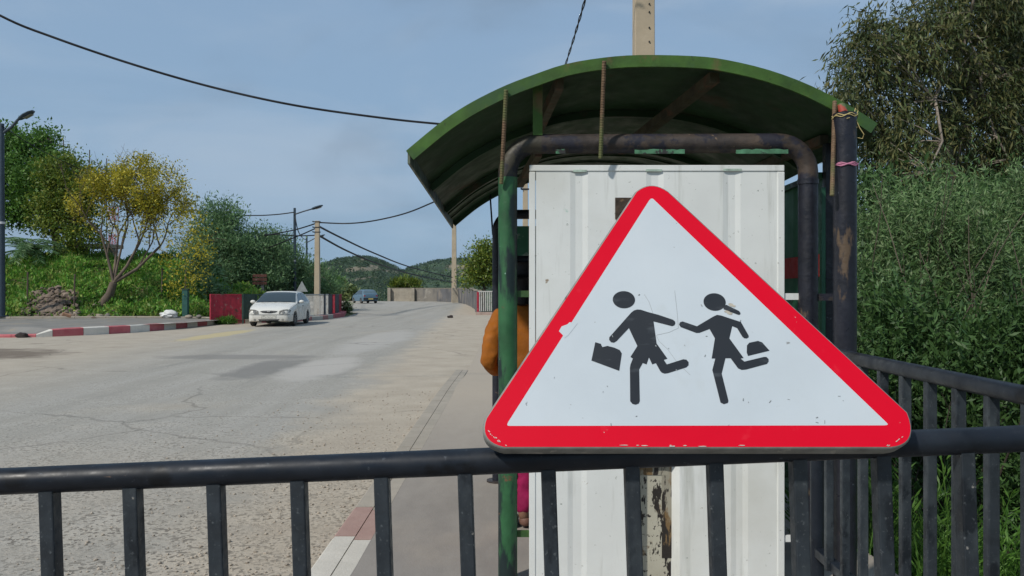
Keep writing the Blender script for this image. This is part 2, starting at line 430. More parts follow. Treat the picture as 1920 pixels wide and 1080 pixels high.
# --- kerbs
def kerb_material():
    m, N, L, B = nodes_of("painted_kerb")
    tc = N.new("ShaderNodeTexCoord").outputs['Object']
    at = N.new("ShaderNodeAttribute"); at.attribute_name = "paint"
    n1 = noise(N, L, tc, 3, 6, .65); n2 = noise(N, L, tc, 25, 5, .7)
    red = mix(N, L, mrange(N, L, n1, .3, .7), (.44, .075, .095), (.52, .16, .17))
    wht = mix(N, L, mrange(N, L, n1, .3, .7), (.60, .57, .50), (.74, .70, .62))
    con = mix(N, L, mrange(N, L, n1, .3, .7), (.27, .235, .185), (.36, .31, .245))
    sp = N.new("ShaderNodeSeparateColor"); L.new(at.outputs['Color'], sp.inputs[0])
    c = mix(N, L, sp.outputs[0], wht, red)
    w = math_(N, L, 'MAXIMUM', sp.outputs[1], mrange(N, L, n2, .62, .72, 0, .6))
    c = mix(N, L, w, c, con)
    L.new(c, B.inputs['Base Color']); B.inputs['Roughness'].default_value = .88
    b = N.new("ShaderNodeBump"); b.inputs['Strength'].default_value = .5; b.inputs['Distance'].default_value = .01
    L.new(n2, b.inputs['Height']); L.new(b.outputs[0], B.inputs['Normal'])
    return m
kerb_m = kerb_material()
def kerb(name, pts, tops, width, blocks, side=1, base=-.1, c=.025):
    """kerbstones along a polyline; blocks = [(length, red, worn)]"""
    L_ = [0]
    for a, b in zip(pts[:-1], pts[1:]): L_.append(L_[-1] + math.dist(a, b))
    def at(s):
        x = np.interp(s, L_, [p[0] for p in pts]); y = np.interp(s, L_, [p[1] for p in pts]); z = np.interp(s, L_, tops)
        x2 = np.interp(s + .05, L_, [p[0] for p in pts]); y2 = np.interp(s + .05, L_, [p[1] for p in pts])
        x1 = np.interp(s - .05, L_, [p[0] for p in pts]); y1 = np.interp(s - .05, L_, [p[1] for p in pts])
        d = Vector((x2 - x1, y2 - y1, 0)).normalized(); n = Vector((-d.y, d.x, 0)) * side
        return Vector((x, y, 0)), n, float(z)
    mb = MB(); cols = []; s = 0; bi = 0; gap = .012
    while s < L_[-1] - .05:
        ln, red, worn = blocks[bi % len(blocks)]; bi += 1; e = min(s + ln, L_[-1] - .001)
        k = max(2, int((e - s) / .35) + 1); o = len(mb.v)
        for i in range(k):
            p, n, z = at(s + gap / 2 + (e - s - gap) * i / (k - 1))
            q = p + n * width
            mb.v += [p + Vector((0, 0, base)), p + Vector((0, 0, z - c)), p + n * c + Vector((0, 0, z)), q + Vector((0, 0, z)), q + Vector((0, 0, base))]
        for i in range(k - 1):
            for j in range(4):
                a = o + i * 5 + j; f = (a, a + 5, a + 6, a + 1)
                mb.f.append(f if side > 0 else f[::-1]); cols.append((red, worn))
        for f in ((0, 1, 2, 3, 4), tuple((k - 1) * 5 + j for j in (4, 3, 2, 1, 0))):
            mb.f.append(tuple(o + i for i in f)); cols.append((red, worn))
        s = e
    ob = mb.build(name, kerb_m)
    at_ = ob.data.color_attributes.new("paint", 'FLOAT_COLOR', 'CORNER')
    for p in ob.data.polygons:
        for li in p.loop_indices: at_.data[li].color = (cols[p.index][0], cols[p.index][1], 0, 1)
    return kind(ob, 'structure')
for x0, w_, dz, c_ in ((-1.05, .135, .0, .02), (-.912, .10, -.002, .003)): kerb("kerb", [(-3.2, 3.5 + (x0 + 1.05)), (-1.25, 3.5 + (x0 + 1.05)), (x0, 3.7), (x0, 11.5), (x0 - .01, 15)], [.1 + dz, .1 + dz, .103 + dz, .103 + dz, .02 + dz], w_,
     [(1.95, 0, .5), (.35, 0, .3), (.9, 0, .38), (.62, 1, .74), (1.0, 0, .9)] + [(1.0, 0, .96)] * 9, side=-1, c=c_)
kerb("kerb", KERB, KTOP, .3, [(14.36, 1, .08), (.70, 1, .08), (.48, 0, .03), (.92, 1, .05), (.89, 0, .03), (.80, 1, .05), (1.08, 0, .03), (.88, 1, .05), (.80, 0, .03), (.96, 1, .06),
     (.92, 0, .03), (.93, 1, .06), (1.3, 0, .05), (.9, 1, .1), (.8, 0, .05), (.9, 1, .1), (1.2, 1, .3), (1.2, 1, .4), (1.2, 0, .5), (1.2, 1, .5), (1.2, 0, .6)], side=1)
# pavement on the left, between kerb and bank
lp = [(x + (.29 if x > -13 else 0), y + (.3 if x < -13 else .1), z - .004) for (x, y), z in zip(KERB[:8], KTOP[:8])]
back = [(-12.75, 34.6, .2), (-13.3, 35.2, .22), (-16, 34.6, .26), (-21, 33.2, .28), (-30, 33.2, .28)]
kind(MB().flat([Vector(p) for p in lp + back]).build("sidewalk", M("grey_pavement", (.20, .19, .172), .92, var=.2, vs=1.2, bump=.3, bs=30, chips=[((.27, .23, .18), 1.1, .55, .12)])), 'structure')
kind(kerb("kerb", [(-12.9, 34.8), (-13.3, 35.25), (-16, 34.6), (-21, 33.15), (-30, 33.15)], [.24, .27, .33, .36, .36], .22, [(1.2, 0, .95)], side=-1), 'structure')

# --- hills beyond the valley
HILL1 = [(380, 560), (480, 548), (560, 532), (600, 516), (612, 503), (630, 492), (650, 484), (690, 479.5), (705, 482), (720, 487), (745, 499), (770, 514), (800, 528), (850, 545), (960, 560)]
HILL2 = [(520, 560), (640, 548), (700, 535), (740, 519), (765, 507), (790, 499), (830, 489), (860, 487), (890, 486), (920, 486), (960, 481), (1040, 476), (1200, 486), (1400, 505), (1700, 530)]
hill_m = M("hillside_scrub", (.040, .072, .026), .95, var=.45, vs=.02, chips=[((.065, .105, .035), .02, .56, .06)])
def bare_earth(m):
    N, L = m.node_tree.nodes, m.node_tree.links; B = N['Principled BSDF']
    at = N.new("ShaderNodeAttribute"); at.attribute_name = "bare"
    src = B.inputs['Base Color'].links[0].from_socket
    L.new(mix(N, L, at.outputs['Fac'], src, (.23, .19, .125)), B.inputs['Base Color'])
bare_earth(hill_m)
forest_m = leaf_mat("hillside_foliage", [(.022, .050, .020), (.036, .070, .026), (.052, .090, .033), (.030, .058, .024)], trans=.1)
CLEAR = [((650, 506), (690, 504), 3.2), ((660, 505), (668, 501), 3), ((690, 504), (715, 506), 1.6), ((715, 506), (745, 511), 1.5), ((636, 527), (660, 525), 1.4), ((668, 524), (702, 519), 1.5), ((607, 506), (616, 504), 3),
         ((671, 491), (684, 485), 1.6), ((694, 499), (708, 501), 2.4), ((845, 500), (905, 506), 4), ((860, 512), (900, 516), 3.)]
def cleared(px, py, grow=1.):
    m = np.zeros(px.shape, bool)
    for (a, b), (c, d), w in CLEAR:
        t = np.clip(((px - a) * (c - a) + (py - b) * (d - b)) / ((c - a) ** 2 + (d - b) ** 2), 0, 1)
        m |= np.hypot(px - a - t * (c - a), py - b - t * (d - b)) < w * .75 * grow
    return m
for prof, yr, y0, seed in ((HILL1, 1300., 620., 1), (HILL2, 1750., 760., 2)):
    rg = np.random.default_rng(seed)
    pxs = np.linspace(prof[0][0], prof[-1][0], 150); ry = np.interp(pxs, [p[0] for p in prof], [p[1] for p in prof])
    ts = np.linspace(0, 1.5, 60)
    V = np.empty((60, 150, 3))
    ph = rg.uniform(0, 6, 6)
    for i, t in enumerate(ts):
        y = y0 + (yr - y0) * t
        zr = H + (CY - ry) / F * yr
        prof_t = np.sin(min(t, 1) * math.pi / 2) ** 1.15 if t <= 1 else 1 - (t - 1) * 1.1
        x = (pxs - CX) / F * yr * (.75 + .25 * t)
        nz = 4 * np.sin(x * .021 + ph[0] + t * 3) * np.sin(t * 9 + ph[1] + x * .008) + 2.2 * np.sin(x * .05 + ph[2]) * np.sin(t * 17 + ph[3])
        V[i] = np.stack([x, np.full(150, y), -26 + (zr + 24) * prof_t + nz * (1 - abs(1 - min(t, 1)) ** 2 * 0) * (np.sin(min(t, 1) * math.pi)) - 2], -1)
    ii = np.arange(60 * 150).reshape(60, 150)
    q = np.stack([ii[:-1, :-1], ii[:-1, 1:], ii[1:, 1:], ii[1:, :-1]], -1).reshape(-1, 4)
    hb = MB(); hb.v = [Vector(p) for p in V.reshape(-1, 3)]; hb.f = [tuple(int(k) for k in f) for f in q]
    ho = kind(hb.build("hill", hill_m, smooth=80), 'structure')
    fl = V.reshape(-1, 3); bq = cleared(CX + F * fl[:, 0] / fl[:, 1], CY - F * (fl[:, 2] - H) / fl[:, 1], 1.5)
    ba = ho.data.attributes.new("bare", 'FLOAT', 'POINT'); ba.data.foreach_set('value', bq.astype(np.float32))
    # forest on it
    n = 13000
    a = rg.random(n) * 59 * (1 / 1.45); b = rg.random(n) * 148
    i0 = a.astype(int); j0 = b.astype(int)
    pt = V[i0, j0] + (V[np.minimum(i0 + 1, 59), j0] - V[i0, j0]) * (a - i0)[:, None] + (V[i0, np.minimum(j0 + 1, 149)] - V[i0, j0]) * (b - j0)[:, None]
    qx = CX + F * pt[:, 0] / pt[:, 1]; qy = CY - F * (pt[:, 2] - H) / pt[:, 1]
    keep = ~cleared(qx, qy) & (qx > 430) & (qx < 1000)
    pt = pt[keep]; ln = len(pt)
    per = 12
    r = rg.uniform(1.3, 3.4, ln) * yr / 1400
    c = np.repeat(pt, per, 0) + unit(rg.normal(size=(ln * per, 3))) * np.repeat(r, per)[:, None] * np.array([.7, .7, .8]) + np.array([0, 0, 1.2])
    leaf_obj("hillside_trees", c, rg.normal(size=(ln * per, 3)) + np.array([0, 0, .4]), np.repeat(r, per) * rg.uniform(.4, .8, ln * per), .8, forest_m)['kind'] = 'stuff'

# ================================================================== RAILINGS, SIGN
rail_m = M("glossy_navy_black_paint", (.009, .0125, .019), .46, var=.35, vs=6, bump=.04, bs=30, spec=.32,
           chips=[((.018, .023, .031), 5, .48, .25), ((.06, .068, .078), 80, .645, .08), ((.19, .115, .07), 9, .69, .02, (.4, 1, 2)), ((.26, .25, .24), 20, .715, .02, (.12, 1, 1.5)), ((.004, .005, .007), 7, .60, .06)])
bal_m = M("dusty_worn_bar_paint", (.022, .028, .034), .55, var=.35, vs=14, bump=.08, bs=60, spec=.4, chips=[((.050, .060, .066), 9, .50, .18, (1, 1, .5)), ((.008, .011, .015), 11, .56, .06, (1, 1, .5)), ((.085, .095, .10), 110, .60, .1), ((.22, .21, .19), 40, .725, .02)])
def rail_z(x): return 1.163 + (x + 1.024) / 2.048 * .086
RY, RX = 1.6, 1.36
fr = thing("railing", "black railing with navy sheen crossing the foreground, the big triangular sign on its top rail", "railing", (0, RY, .1), "black painted railings")
MB().tube([(x, RY, rail_z(x)) for x in np.linspace(-1.75, RX, 14)], .0265, 20).build("top_rail", rail_m, fr, 50)
MB().bar((-1.75, RY, .30), (RX, RY, .40), .04, .04).build("bottom_rail", rail_m, fr, bevel=.003)
rng = random.Random(3)
k = -11
while True:
    x = (93 + 155.8 * k - CX) / F * RY; k += 1
    if x < -1.7: continue
    if x > RX - .05: break
    tilt = -.042
    z1 = rail_z(x) - .018; z0 = .34 + (x + 1.75) / 3.1 * .08
    MB().bar((x - tilt * (z1 - z0) * .8, RY, z0), (x, RY, z1), .029, .034, up=Vector((0, 1, 0))).build("baluster", bal_m, fr, bevel=.003)
for x in (-1.75,):
    MB().tube([(x, RY, .0), (x, RY, rail_z(x))], .03, 16).build("post", rail_m, fr, 50)
sr = thing("railing", "black side railing running back along the shrubs behind the right corner of the school sign", "railing", (RX, 2.6, .1), "black painted railings")
zc = rail_z(RX)
MB().tube([(RX, RY - .02, zc), (RX, 2.1, zc + .002), (RX, 3.15, zc + .006), (RX + .02, 3.62, zc + .008)], .0265, 20).build("top_rail", rail_m, sr, 50)
MB().bar((RX, RY + .03, .36), (RX + .02, 3.62, .36), .04, .04).build("bottom_rail", rail_m, sr, bevel=.003)
for j in range(12):
    y = RY + .17 + j * .1664
    if y > 3.55: break
    MB().bar((RX, y, .34), (RX, y, zc - .016), .032, .030, up=Vector((0, 1, 0))).build("baluster", bal_m, sr, bevel=.003)
for y in (RY, 3.62):
    MB().tube([(RX + (.02 if y > 2 else 0), y, -.4 if y < 2 else 0), (RX + (.02 if y > 2 else 0), y, zc)], .03, 16).build("post", rail_m, sr, 50)

# --- the school crossing sign: a leaning pressed-metal triangle
LEAN = R(26); SN = Vector((0, -math.cos(LEAN), math.sin(LEAN))); S0 = Vector((0, 1.525, H - 298 / F * 1.525))
def SP(px, py, off=0.):
    d = Vector(((px - CX) / F, 1, (CY - py) / F)); c = Vector((0, 0, H))
    q = S0 + SN * off
    return c + d * ((q - c).dot(SN) / d.dot(SN))
def rounded(corners, n=9):
    """corners = [(p_before, corner, p_after)] -> outline with quadratic arcs"""
    out = []
    for a, c, b in corners:
        for i in range(n + 1):
            t = i / n
            out.append(tuple((1 - t) ** 2 * a[k] + 2 * t * (1 - t) * c[k] + t * t * b[k] for k in (0, 1)))
    return out
def arc3(a, m, b):  # control point so that the arc passes through m
    return (a, tuple(2 * m[k] - .5 * (a[k] + b[k]) for k in (0, 1)), b)
OUT = rounded([arc3((945, 838), (913, 819), (913, 784)), arc3((1194, 360), (1222, 349), (1252, 360)), arc3((1700, 774), (1704, 820), (1668, 838))])
INN = rounded([((958, 798.5), (947, 800), (953, 791)), ((1217, 376), (1222, 368), (1228, 376)), ((1662, 792), (1669, 797.5), (1658, 797.5))], 3)
sign = thing("school_sign", "large red bordered triangular school crossing sign leaning on the foreground railing", "road sign", tuple(SP(1300, 838)))
def scratched(name, base, rough, marks, spec=.5, coat=0.):
    m = M(name, base, rough, var=.05, vs=3, chips=marks, spec=spec, rvar=.08); return m
white_m = scratched("white_sign_sheeting", (.515, .565, .595), .42, [((.55, .59, .61), 2.5, .45, .3), ((.48, .52, .53), 14, .62, .2, (1, 1, .3)), ((.16, .18, .19), 24, .705, .015, (1, .5, .5)), ((.25, .26, .25), 70, .71, .02, (.35, 1, 1))])
red_m = scratched("red_sign_film", (.66, .002, .020), .5, [((.60, .003, .02), 3, .5, .3), ((.70, .02, .04), 16, .64, .15, (1, .3, 1)), ((.55, .45, .42), 45, .715, .015, (1, .4, 1))], spec=.12)
black_m = scratched("black_sign_film", (.020, .024, .030), .5, [((.050, .058, .066), 30, .56, .1, (.3, 1, 1)), ((.5, .52, .52), 50, .73, .015)], spec=.3)
rim_m = M("weathered_aluminium_rim", (.23, .225, .205), .6, metal=.1, var=.3, vs=20, chips=[((.40, .37, .33), 30, .62, .05), ((.10, .095, .085), 18, .64, .05)])
# pressed plate with a rolled edge
n = len(OUT); cen = (1290, 690)
mb = MB(); rings = []
for grow, off in ((0, .0), (.0025, -.0016), (.0042, -.006), (.0046, -.016), (.0046, -.034)):
    ring = []
    for i, p in enumerate(OUT):
        a = SP(*OUT[i - 1]); b = SP(*OUT[(i + 1) % n]); tdir = (b - a).normalized(); o = tdir.cross(SN).normalized()
        q = SP(*p)
        if o.dot(q - SP(*cen)) < 0: o = -o
        ring.append(q + o * grow + SN * off)
    rings.append(ring)
for r_ in rings: mb.v += r_
for j in range(len(rings) - 1):
    for i in range(n):
        mb.f.append((j * n + i, j * n + (i + 1) % n, (j + 1) * n + (i + 1) % n, (j + 1) * n + i))
bm_back = [tuple(len(rings) * n - n + i for i in t) for t in tessellate_polygon([[tuple(v) for v in rings[-1]]])]
mb.f += bm_back
rim = mb.build("rim", rim_m, sign, 50)
def face_poly(name, outer, hole, mat, off, parent):
    polys = [[SP(*p, off) for p in outer]] + ([[SP(*p, off) for p in hole]] if hole else [])
    allv = sum(polys, []); fs = []
    for a, b, c in tessellate_polygon(polys):
        if (allv[b] - allv[a]).cross(allv[c] - allv[a]).dot(SN) < 0: a, c = c, a
        fs.append((a, b, c))
    m = MB(); m.add(allv, fs); return m.build(name, mat, parent)
face_poly("red_border", OUT, INN, red_m, .0, sign)
face_poly("white_face", INN, None, white_m, .0, sign)
ZX, ZY, ZS = 1080, 520, 4.155
def zc_(pts): return [(ZX + x / ZS, ZY + y / ZS) for x, y in pts]
def ell(cx, cy, rx, ry, rot=0, n=36):
    return [(cx + rx * math.cos(a) * math.cos(rot) - ry * math.sin(a) * math.sin(rot), cy + rx * math.cos(a) * math.sin(rot) + ry * math.sin(a) * math.cos(rot)) for a in (2 * math.pi * i / n for i in range(n))]
BOY = [(455, 256), (478, 250), (505, 252), (560, 270), (640, 291), (755, 330), (771, 343), (774, 358), (766, 374), (748, 380), (604, 343), (612, 400), (628, 515), (712, 633), (684, 643),
       (708, 678), (835, 638), (860, 641), (877, 660), (877, 684), (860, 701), (718, 746), (690, 750), (668, 742), (655, 728), (622, 668), (594, 678), (568, 624), (550, 678), (520, 667), (492, 718),
       (497, 965), (488, 983), (466, 992), (440, 986), (422, 965), (420, 705), (424, 680), (443, 632), (424, 620), (478, 535), (412, 395), (318, 495), (296, 509), (272, 505), (258, 486), (260, 466), (432, 272)]
GIRL = [(1098, 292), (1130, 297), (1285, 348), (1346, 455), (1344, 468), (1330, 476), (1310, 474), (1296, 462), (1255, 395), (1217, 380), (1195, 475), (1306, 628), (1282, 632), (1312, 656), (1462, 620),
        (1484, 620), (1500, 636), (1501, 655), (1488, 674), (1325, 718), (1290, 721), (1262, 708), (1205, 630), (1164, 630), (1135, 750), (1188, 962), (1183, 978), (1152, 988), (1126, 975), (1062, 722),
        (1085, 632), (1057, 632), (1082, 475), (1040, 402), (962, 432), (938, 433), (815, 387), (803, 368), (810, 350), (830, 343), (942, 381), (1068, 306)]
TAIL = [(1148, 222), (1172, 214), (1270, 262), (1282, 278), (1276, 291), (1262, 290), (1150, 248)]
BOYBAG = [(150, 505), (194, 518), (198, 530), (206, 543), (245, 534), (300, 548), (340, 566), (357, 592), (337, 728), (120, 648)]
GIRLBAG = [(1332, 530), (1350, 509), (1418, 495), (1450, 506), (1508, 571), (1340, 612), (1330, 585)]
b_ = face_poly("boy_symbol", zc_(BOY), None, black_m, .0006, sign)
face_poly("head_symbol", zc_(ell(373, 174, 87, 67, .05)), None, black_m, .0006, b_)
face_poly("bag_symbol", zc_(BOYBAG), None, black_m, .0006, b_)
g_ = face_poly("girl_symbol", zc_(GIRL), None, black_m, .0006, sign)
face_poly("head_symbol", zc_(ell(1080, 192, 87, 68, .12)), None, black_m, .0006, g_)
face_poly("ponytail_symbol", zc_(TAIL), None, black_m, .0009, g_)
face_poly("bag_symbol", zc_(GIRLBAG), None, black_m, .0006, g_)
# peeled spot on the border and long hair-line scratches
face_poly("peeled_patch", [(1055, 628), (1048, 621), (1053, 612), (1064, 608), (1068, 604), (1083, 606), (1066, 628), (1058, 634)], None, white_m, .0006, sign)
scr = MB()
for line in ([(1208, 552), (1217, 566), (1225, 590), (1228, 603)], [(1230, 628), (1236, 640), (1252, 655), (1270, 680), (1294, 703)], [(1265, 545), (1269, 580), (1272, 615), (1255, 623), (1232, 628)]):
    scr.tube([SP(x, y, .0002) for x, y in line], .00035, 4)
for i in range(46):
    x = rng.uniform(1000, 1620); y = rng.uniform(430, 795)
    lo = 1222 - (y - 370) * .64 + 25; hi = 1222 + (y - 370) * 1.04 - 30
    if not lo < x < hi: continue
    a = rng.uniform(0, 3.14); l = rng.uniform(1, 6)
    scr.tube([SP(x, y, .0005), SP(x + l * math.cos(a), y + l * math.sin(a), .0005)], rng.uniform(.0005, .0013), 4)
scr.build("scratch_marks", M("dark_scratch", (.30, .32, .32), .7), sign)['kind'] = 'stuff'
flake_p = M("bare_metal_scuff", (.52, .46, .42), .6, var=.25, vs=40)
for i in range(26):
    zone = rng.random()
    if zone < .4: x, y, w = rng.uniform(1120, 1400), rng.uniform(834.5, 837.2), rng.uniform(4, 22)
    elif zone < .75: q = rng.random(); x, y, w = 1660 + 36 * q, 836 - 22 * q ** 2 + rng.uniform(-3, 1), rng.uniform(2, 7)
    else: q = rng.random(); x, y, w = 950 - 34 * q, 835 - 26 * q ** 1.5 + rng.uniform(-3, 1), rng.uniform(2, 6)
    a = 0 if zone < .4 else (-.6 if zone < .75 else .7); pts = []
    for j in range(9):
        t_ = 2 * math.pi * j / 9; u_, v_ = w * .5 * math.cos(t_) * rng.uniform(.6, 1.2), rng.uniform(.5, 1.1) * math.sin(t_)
        pts.append((x + u_ * math.cos(a) - v_ * math.sin(a), y + u_ * math.sin(a) + v_ * math.cos(a)))
    face_poly("bare_scuff", pts, None, flake_p, .0009, sign)
for cx_, cy_, rx_, ry_ in ((1372, 572, 7, 3.5), (1367, 586, 8, 3)):
    face_poly("peeled_patch", [(cx_ + rx_ * math.cos(t_) * rng.uniform(.5, 1.2), cy_ + ry_ * math.sin(t_) * rng.uniform(.5, 1.2) + .3 * rx_ * math.cos(t_)) for t_ in np.linspace(0, 6.0, 14)], None, M("glue_residue", (.42, .38, .31), .8, var=.3, vs=60), .0008, sign)
# bracket that holds it to the rail
for px in (1160, 1440):
    a = SP(px, 800, -.034); z = rail_z(a.x)
    MB().bar(a + Vector((0, .004, .01)), Vector((a.x, RY + .022, z + .034)), .03, .006).bar(Vector((a.x, RY + .022, z + .034)), Vector((a.x, RY + .032, z - .03)), .03, .006).build("bracket", rim_m, sign)

# ================================================================== BUS SHELTER
SY, FY = 3.95, 6.0      # near and far end frames
RN, RF = 3.8, 6.6       # near and far roof edges
green_m = M("chipped_green_paint", (.030, .115, .045), .5, var=.35, vs=6, bump=.2, bs=40, chips=[((.012, .024, .024), 6, .50, .06, (1, 1, .3)), ((.16, .075, .04), 9, .66, .04), ((.30, .46, .37), 22, .69, .02)])
lgreen_m = M("faded_leaf_green_paint", (.046, .108, .016), .65, var=.35, vs=7, bump=.15, bs=40, chips=[((.13, .095, .035), 5, .60, .1), ((.035, .085, .025), 3, .52, .1), ((.03, .04, .02), 22, .68, .03)])
dgreen_m = M("dark_green_sheet", (.022, .060, .022), .6, var=.4, vs=3, bump=.15, bs=20, chips=[((.075, .055, .03), 2.2, .60, .08)])
black_p = M("chipped_black_paint", (.014, .015, .022), .42, var=.4, vs=8, bump=.25, bs=50, chips=[((.10, .068, .042), 9, .61, .05, (1, 1, .35)), ((.10, .11, .13), 40, .68, .03), ((.20, .13, .08), 16, .69, .03)])
rust_m = M("rusty_black_pipe", (.040, .032, .028), .6, var=.5, vs=8, bump=.3, bs=50, chips=[((.095, .068, .05), 6, .54, .2, (.4, 1, 1)), ((.018, .018, .028), 9, .50, .06), ((.17, .12, .08), 28, .66, .04)])
rebar_m = M("rusty_rebar", (.15, .095, .055), .8, var=.4, vs=30, bump=.4, bs=80, chips=[((.12, .13, .05), 3, .5, .1)])
panel_m = M("white_painted_sheet", (.72, .735, .705), .5, var=.08, vs=1.6, bump=.06, bs=12, rvar=.1, chips=[((.58, .58, .52), .9, .5, .25), ((.52, .53, .49), 5, .56, .15, (2.5, 1, .2)), ((.46, .58, .51), 6, .70, .03, (1, 1, 1.6)), ((.22, .25, .22), 20, .70, .02), ((.30, .24, .17), 9, .715, .02), ((.45, .46, .42), 45, .66, .05)])
slot_m = M("beige_peeling_paint", (.42, .40, .32), .6, var=.1, vs=3, bump=.1, bs=30, chips=[((.16, .10, .05), 5, .56, .05), ((.022, .018, .015), 9, .535, .02, (1.8, 1, .6)), ((.03, .026, .024), 40, .60, .02)])
sh = thing("bus_shelter", "green arched bus shelter with a white ribbed end panel beside the road", "bus shelter", (.7, 5.0, .1))
ARC = [(762, 284), (820, 236), (860, 208), (900, 185), (950, 161), (1000, 142), (1060, 122), (1130, 110), (1200, 105), (1300, 107), (1360, 114), (1440, 133), (1520, 163), (1600, 205), (1643, 233)]
arc = [P(x, y, RN) for x, y in ARC]
def smooth_pts(pts, m=3):
    out = []
    for i in range(len(pts) - 1):
        p0, p1, p2, p3 = pts[max(i - 1, 0)], pts[i], pts[i + 1], pts[min(i + 2, len(pts) - 1)]
        for j in range(m):
            t = j / m
            out.append(.5 * ((2 * p1) + (-p0 + p2) * t + (2 * p0 - 5 * p1 + 4 * p2 - p3) * t * t + (-p0 + 3 * p1 - 3 * p2 + p3) * t ** 3))
    return out + [pts[-1]]
arc = smooth_pts(arc); na = len(arc)
def arc_at(y, dn=0.):
    t = (y - RN) / (RF - RN); out = []
    for i, p in enumerate(arc):
        tg = (arc[min(i + 1, na - 1)] - arc[max(i - 1, 0)]).normalized(); nn = Vector((-tg.z, 0, tg.x))
        if nn.z < 0: nn = -nn
        q = p + nn * -dn
        out.append(Vector((q.x, y, q.z - .1 * t)))
    return out
def strip(mb, a, b):
    o = len(mb.v); k = len(a); mb.v += a + b
    mb.f += [(o + i, o + i + 1, o + k + i + 1, o + k + i) for i in range(k - 1)]
def arched(ya, yb, d0, d1):
    mb = MB(); A, B, C, D = arc_at(ya, d0), arc_at(yb, d0), arc_at(yb, d1), arc_at(ya, d1)
    strip(mb, A, B); strip(mb, B, C); strip(mb, C, D); strip(mb, D, A)
    for j in (0, -1): mb.add([A[j], B[j], C[j], D[j]], [(0, 1, 2, 3)])
    bm = bmesh.new(); vs = [bm.verts.new(v) for v in mb.v]
    for f in mb.f: bm.faces.new([vs[i] for i in f])
    bmesh.ops.remove_doubles(bm, verts=bm.verts, dist=1e-5); bmesh.ops.recalc_face_normals(bm, faces=bm.faces)
    bm.verts.index_update(); mb.v = [v.co.copy() for v in bm.verts]; mb.f = [tuple(v.index for v in f.verts) for f in bm.faces]; bm.free()
    return mb
roof = arched(RN + .004, RF - .004, .003, .0055).build("roof", dgreen_m, sh, 40)
arched(RN - .012, RN + .002, -.001, .054).build("fascia", lgreen_m, roof, 40)
arched(RN + .003, RN + .04, .0095, .014).build("fascia_flange", dgreen_m, roof, 40)
arched(RF - .002, RF + .012, 0, .05).build("fascia", dgreen_m, roof, 40)
for y in (4.75, 5.75):
    arched(y, y + .035, .0095, .05).build("rib", dgreen_m, roof, 40)
for y in (6.05, 6.32): arched(y, y + .02, .0095, .022).build("seam", dgreen_m, roof, 40)
a0, a1 = arc_at(RN + .003, .03)[0], arc_at(RF - .003, .03)[0]
MB().bar(a0 + Vector((-.008, 0, -.004)), a1 + Vector((-.008, 0, -.004)), .012, .06).build("edge_strip", M("grey_green_edge", (.10, .12, .085), .6, var=.4, vs=6, chips=[((.12, .07, .04), 7, .58, .05)]), roof)
a0, a1 = arc_at(RN + .003, .03)[-1], arc_at(RF - .003, .03)[-1]
MB().bar(a0 + Vector((.006, 0, 0)), a1 + Vector((.006, 0, 0)), .012, .06).build("edge_strip", dgreen_m, roof)
# purlins / braces under the roof
br_m = M("rusty_green_brace", (.085, .075, .045), .7, var=.4, vs=9, chips=[((.13, .075, .045), 8, .55, .06)])
MB().bar(P(1340, 145, RN + .1), P(1165, 282, 5.0), .05, .05).build("brace", br_m, sh)
MB().bar(P(1049, 155, RN + .1), P(1005, 255, 4.75), .04, .06).build("brace", br_m, sh)
MB().bar(P(1545, 262, 4.2), P(1385, 330, 5.6), .04, .05).build("brace", br_m, sh)
MB().bar(P(1010, 285, 4.6), P(975, 345, 5.3), .04, .05).build("brace", br_m, sh)

# near end frame: bent pipe
PR = .0475
def pz(py, y=SY): return H + (CY - py) / F * y
def pxx(px, y=SY): return (px - CX) / F * y
xl, xr, zt = pxx(952), pxx(1515), pz(270)
rb = .145
leg_l = MB().tube([(xl, SY, .1), (xl, SY, 1.0), (xl, SY, zt - rb - .02)], PR, 20)
leg_l.build("post", green_m, sh, 50)
bend = [(xl + rb - rb * math.cos(a), SY, zt - rb + rb * math.sin(a)) for a in np.linspace(0, math.pi / 2, 9)]
MB().tube([(xl, SY, zt - rb - .021)] + bend + [(xl + rb + .02, SY, zt)], PR * 1.003, 20, False).build("pipe_bend", M("worn_green_black_bend", (.045, .040, .028), .55, var=.5, vs=8, bump=.2, bs=40, chips=[((.015, .015, .02), 9, .5, .06), ((.035, .11, .04), 6, .58, .06)]), sh, 50)
MB().tube([(xl + rb + .02, SY, zt), (xr - rb - .02, SY, zt + .004)], PR, 20).build("top_bar", rust_m, sh, 50)
bend = [(xr - rb + rb * math.sin(a), SY, zt + .004 - rb + rb * math.cos(a)) for a in np.linspace(0, math.pi / 2, 9)]
MB().tube([(xr - rb - .021, SY, zt + .004)] + bend + [(xr, SY, zt - rb - .03)], PR * 1.003, 20, False).build("pipe_bend", rust_m, sh, 50)
MB().tube([(xr, SY, zt - rb - .03), (xr, SY, zt - rb - .055)], PR * 1.08, 20).build("weld_collar", black_p, sh, 50)
MB().tube([(xr, SY, zt - rb - .05), (xr, SY, .1)], PR, 20).build("post", black_p, sh, 50)
# flaking green under the top bar
flake_m = M("pale_green_flakes", (.075, .20, .11), .7, var=.5, vs=20, chips=[((.03, .03, .03), 14, .55, .05)])
for x0, x1 in ((1042, 1060), (1190, 1284), (1380, 1478)):
    pts = np.linspace(x0, x1, 14)
    fl = MB(); fl.prism([P(x, 280 + rng.uniform(-1.2, 1.2), SY - .046) for x in pts] + [P(x, 288, SY - .046) for x in pts[::-1]], (0, .003, 0))
    fl.build("paint_flake", flake_m, sh)
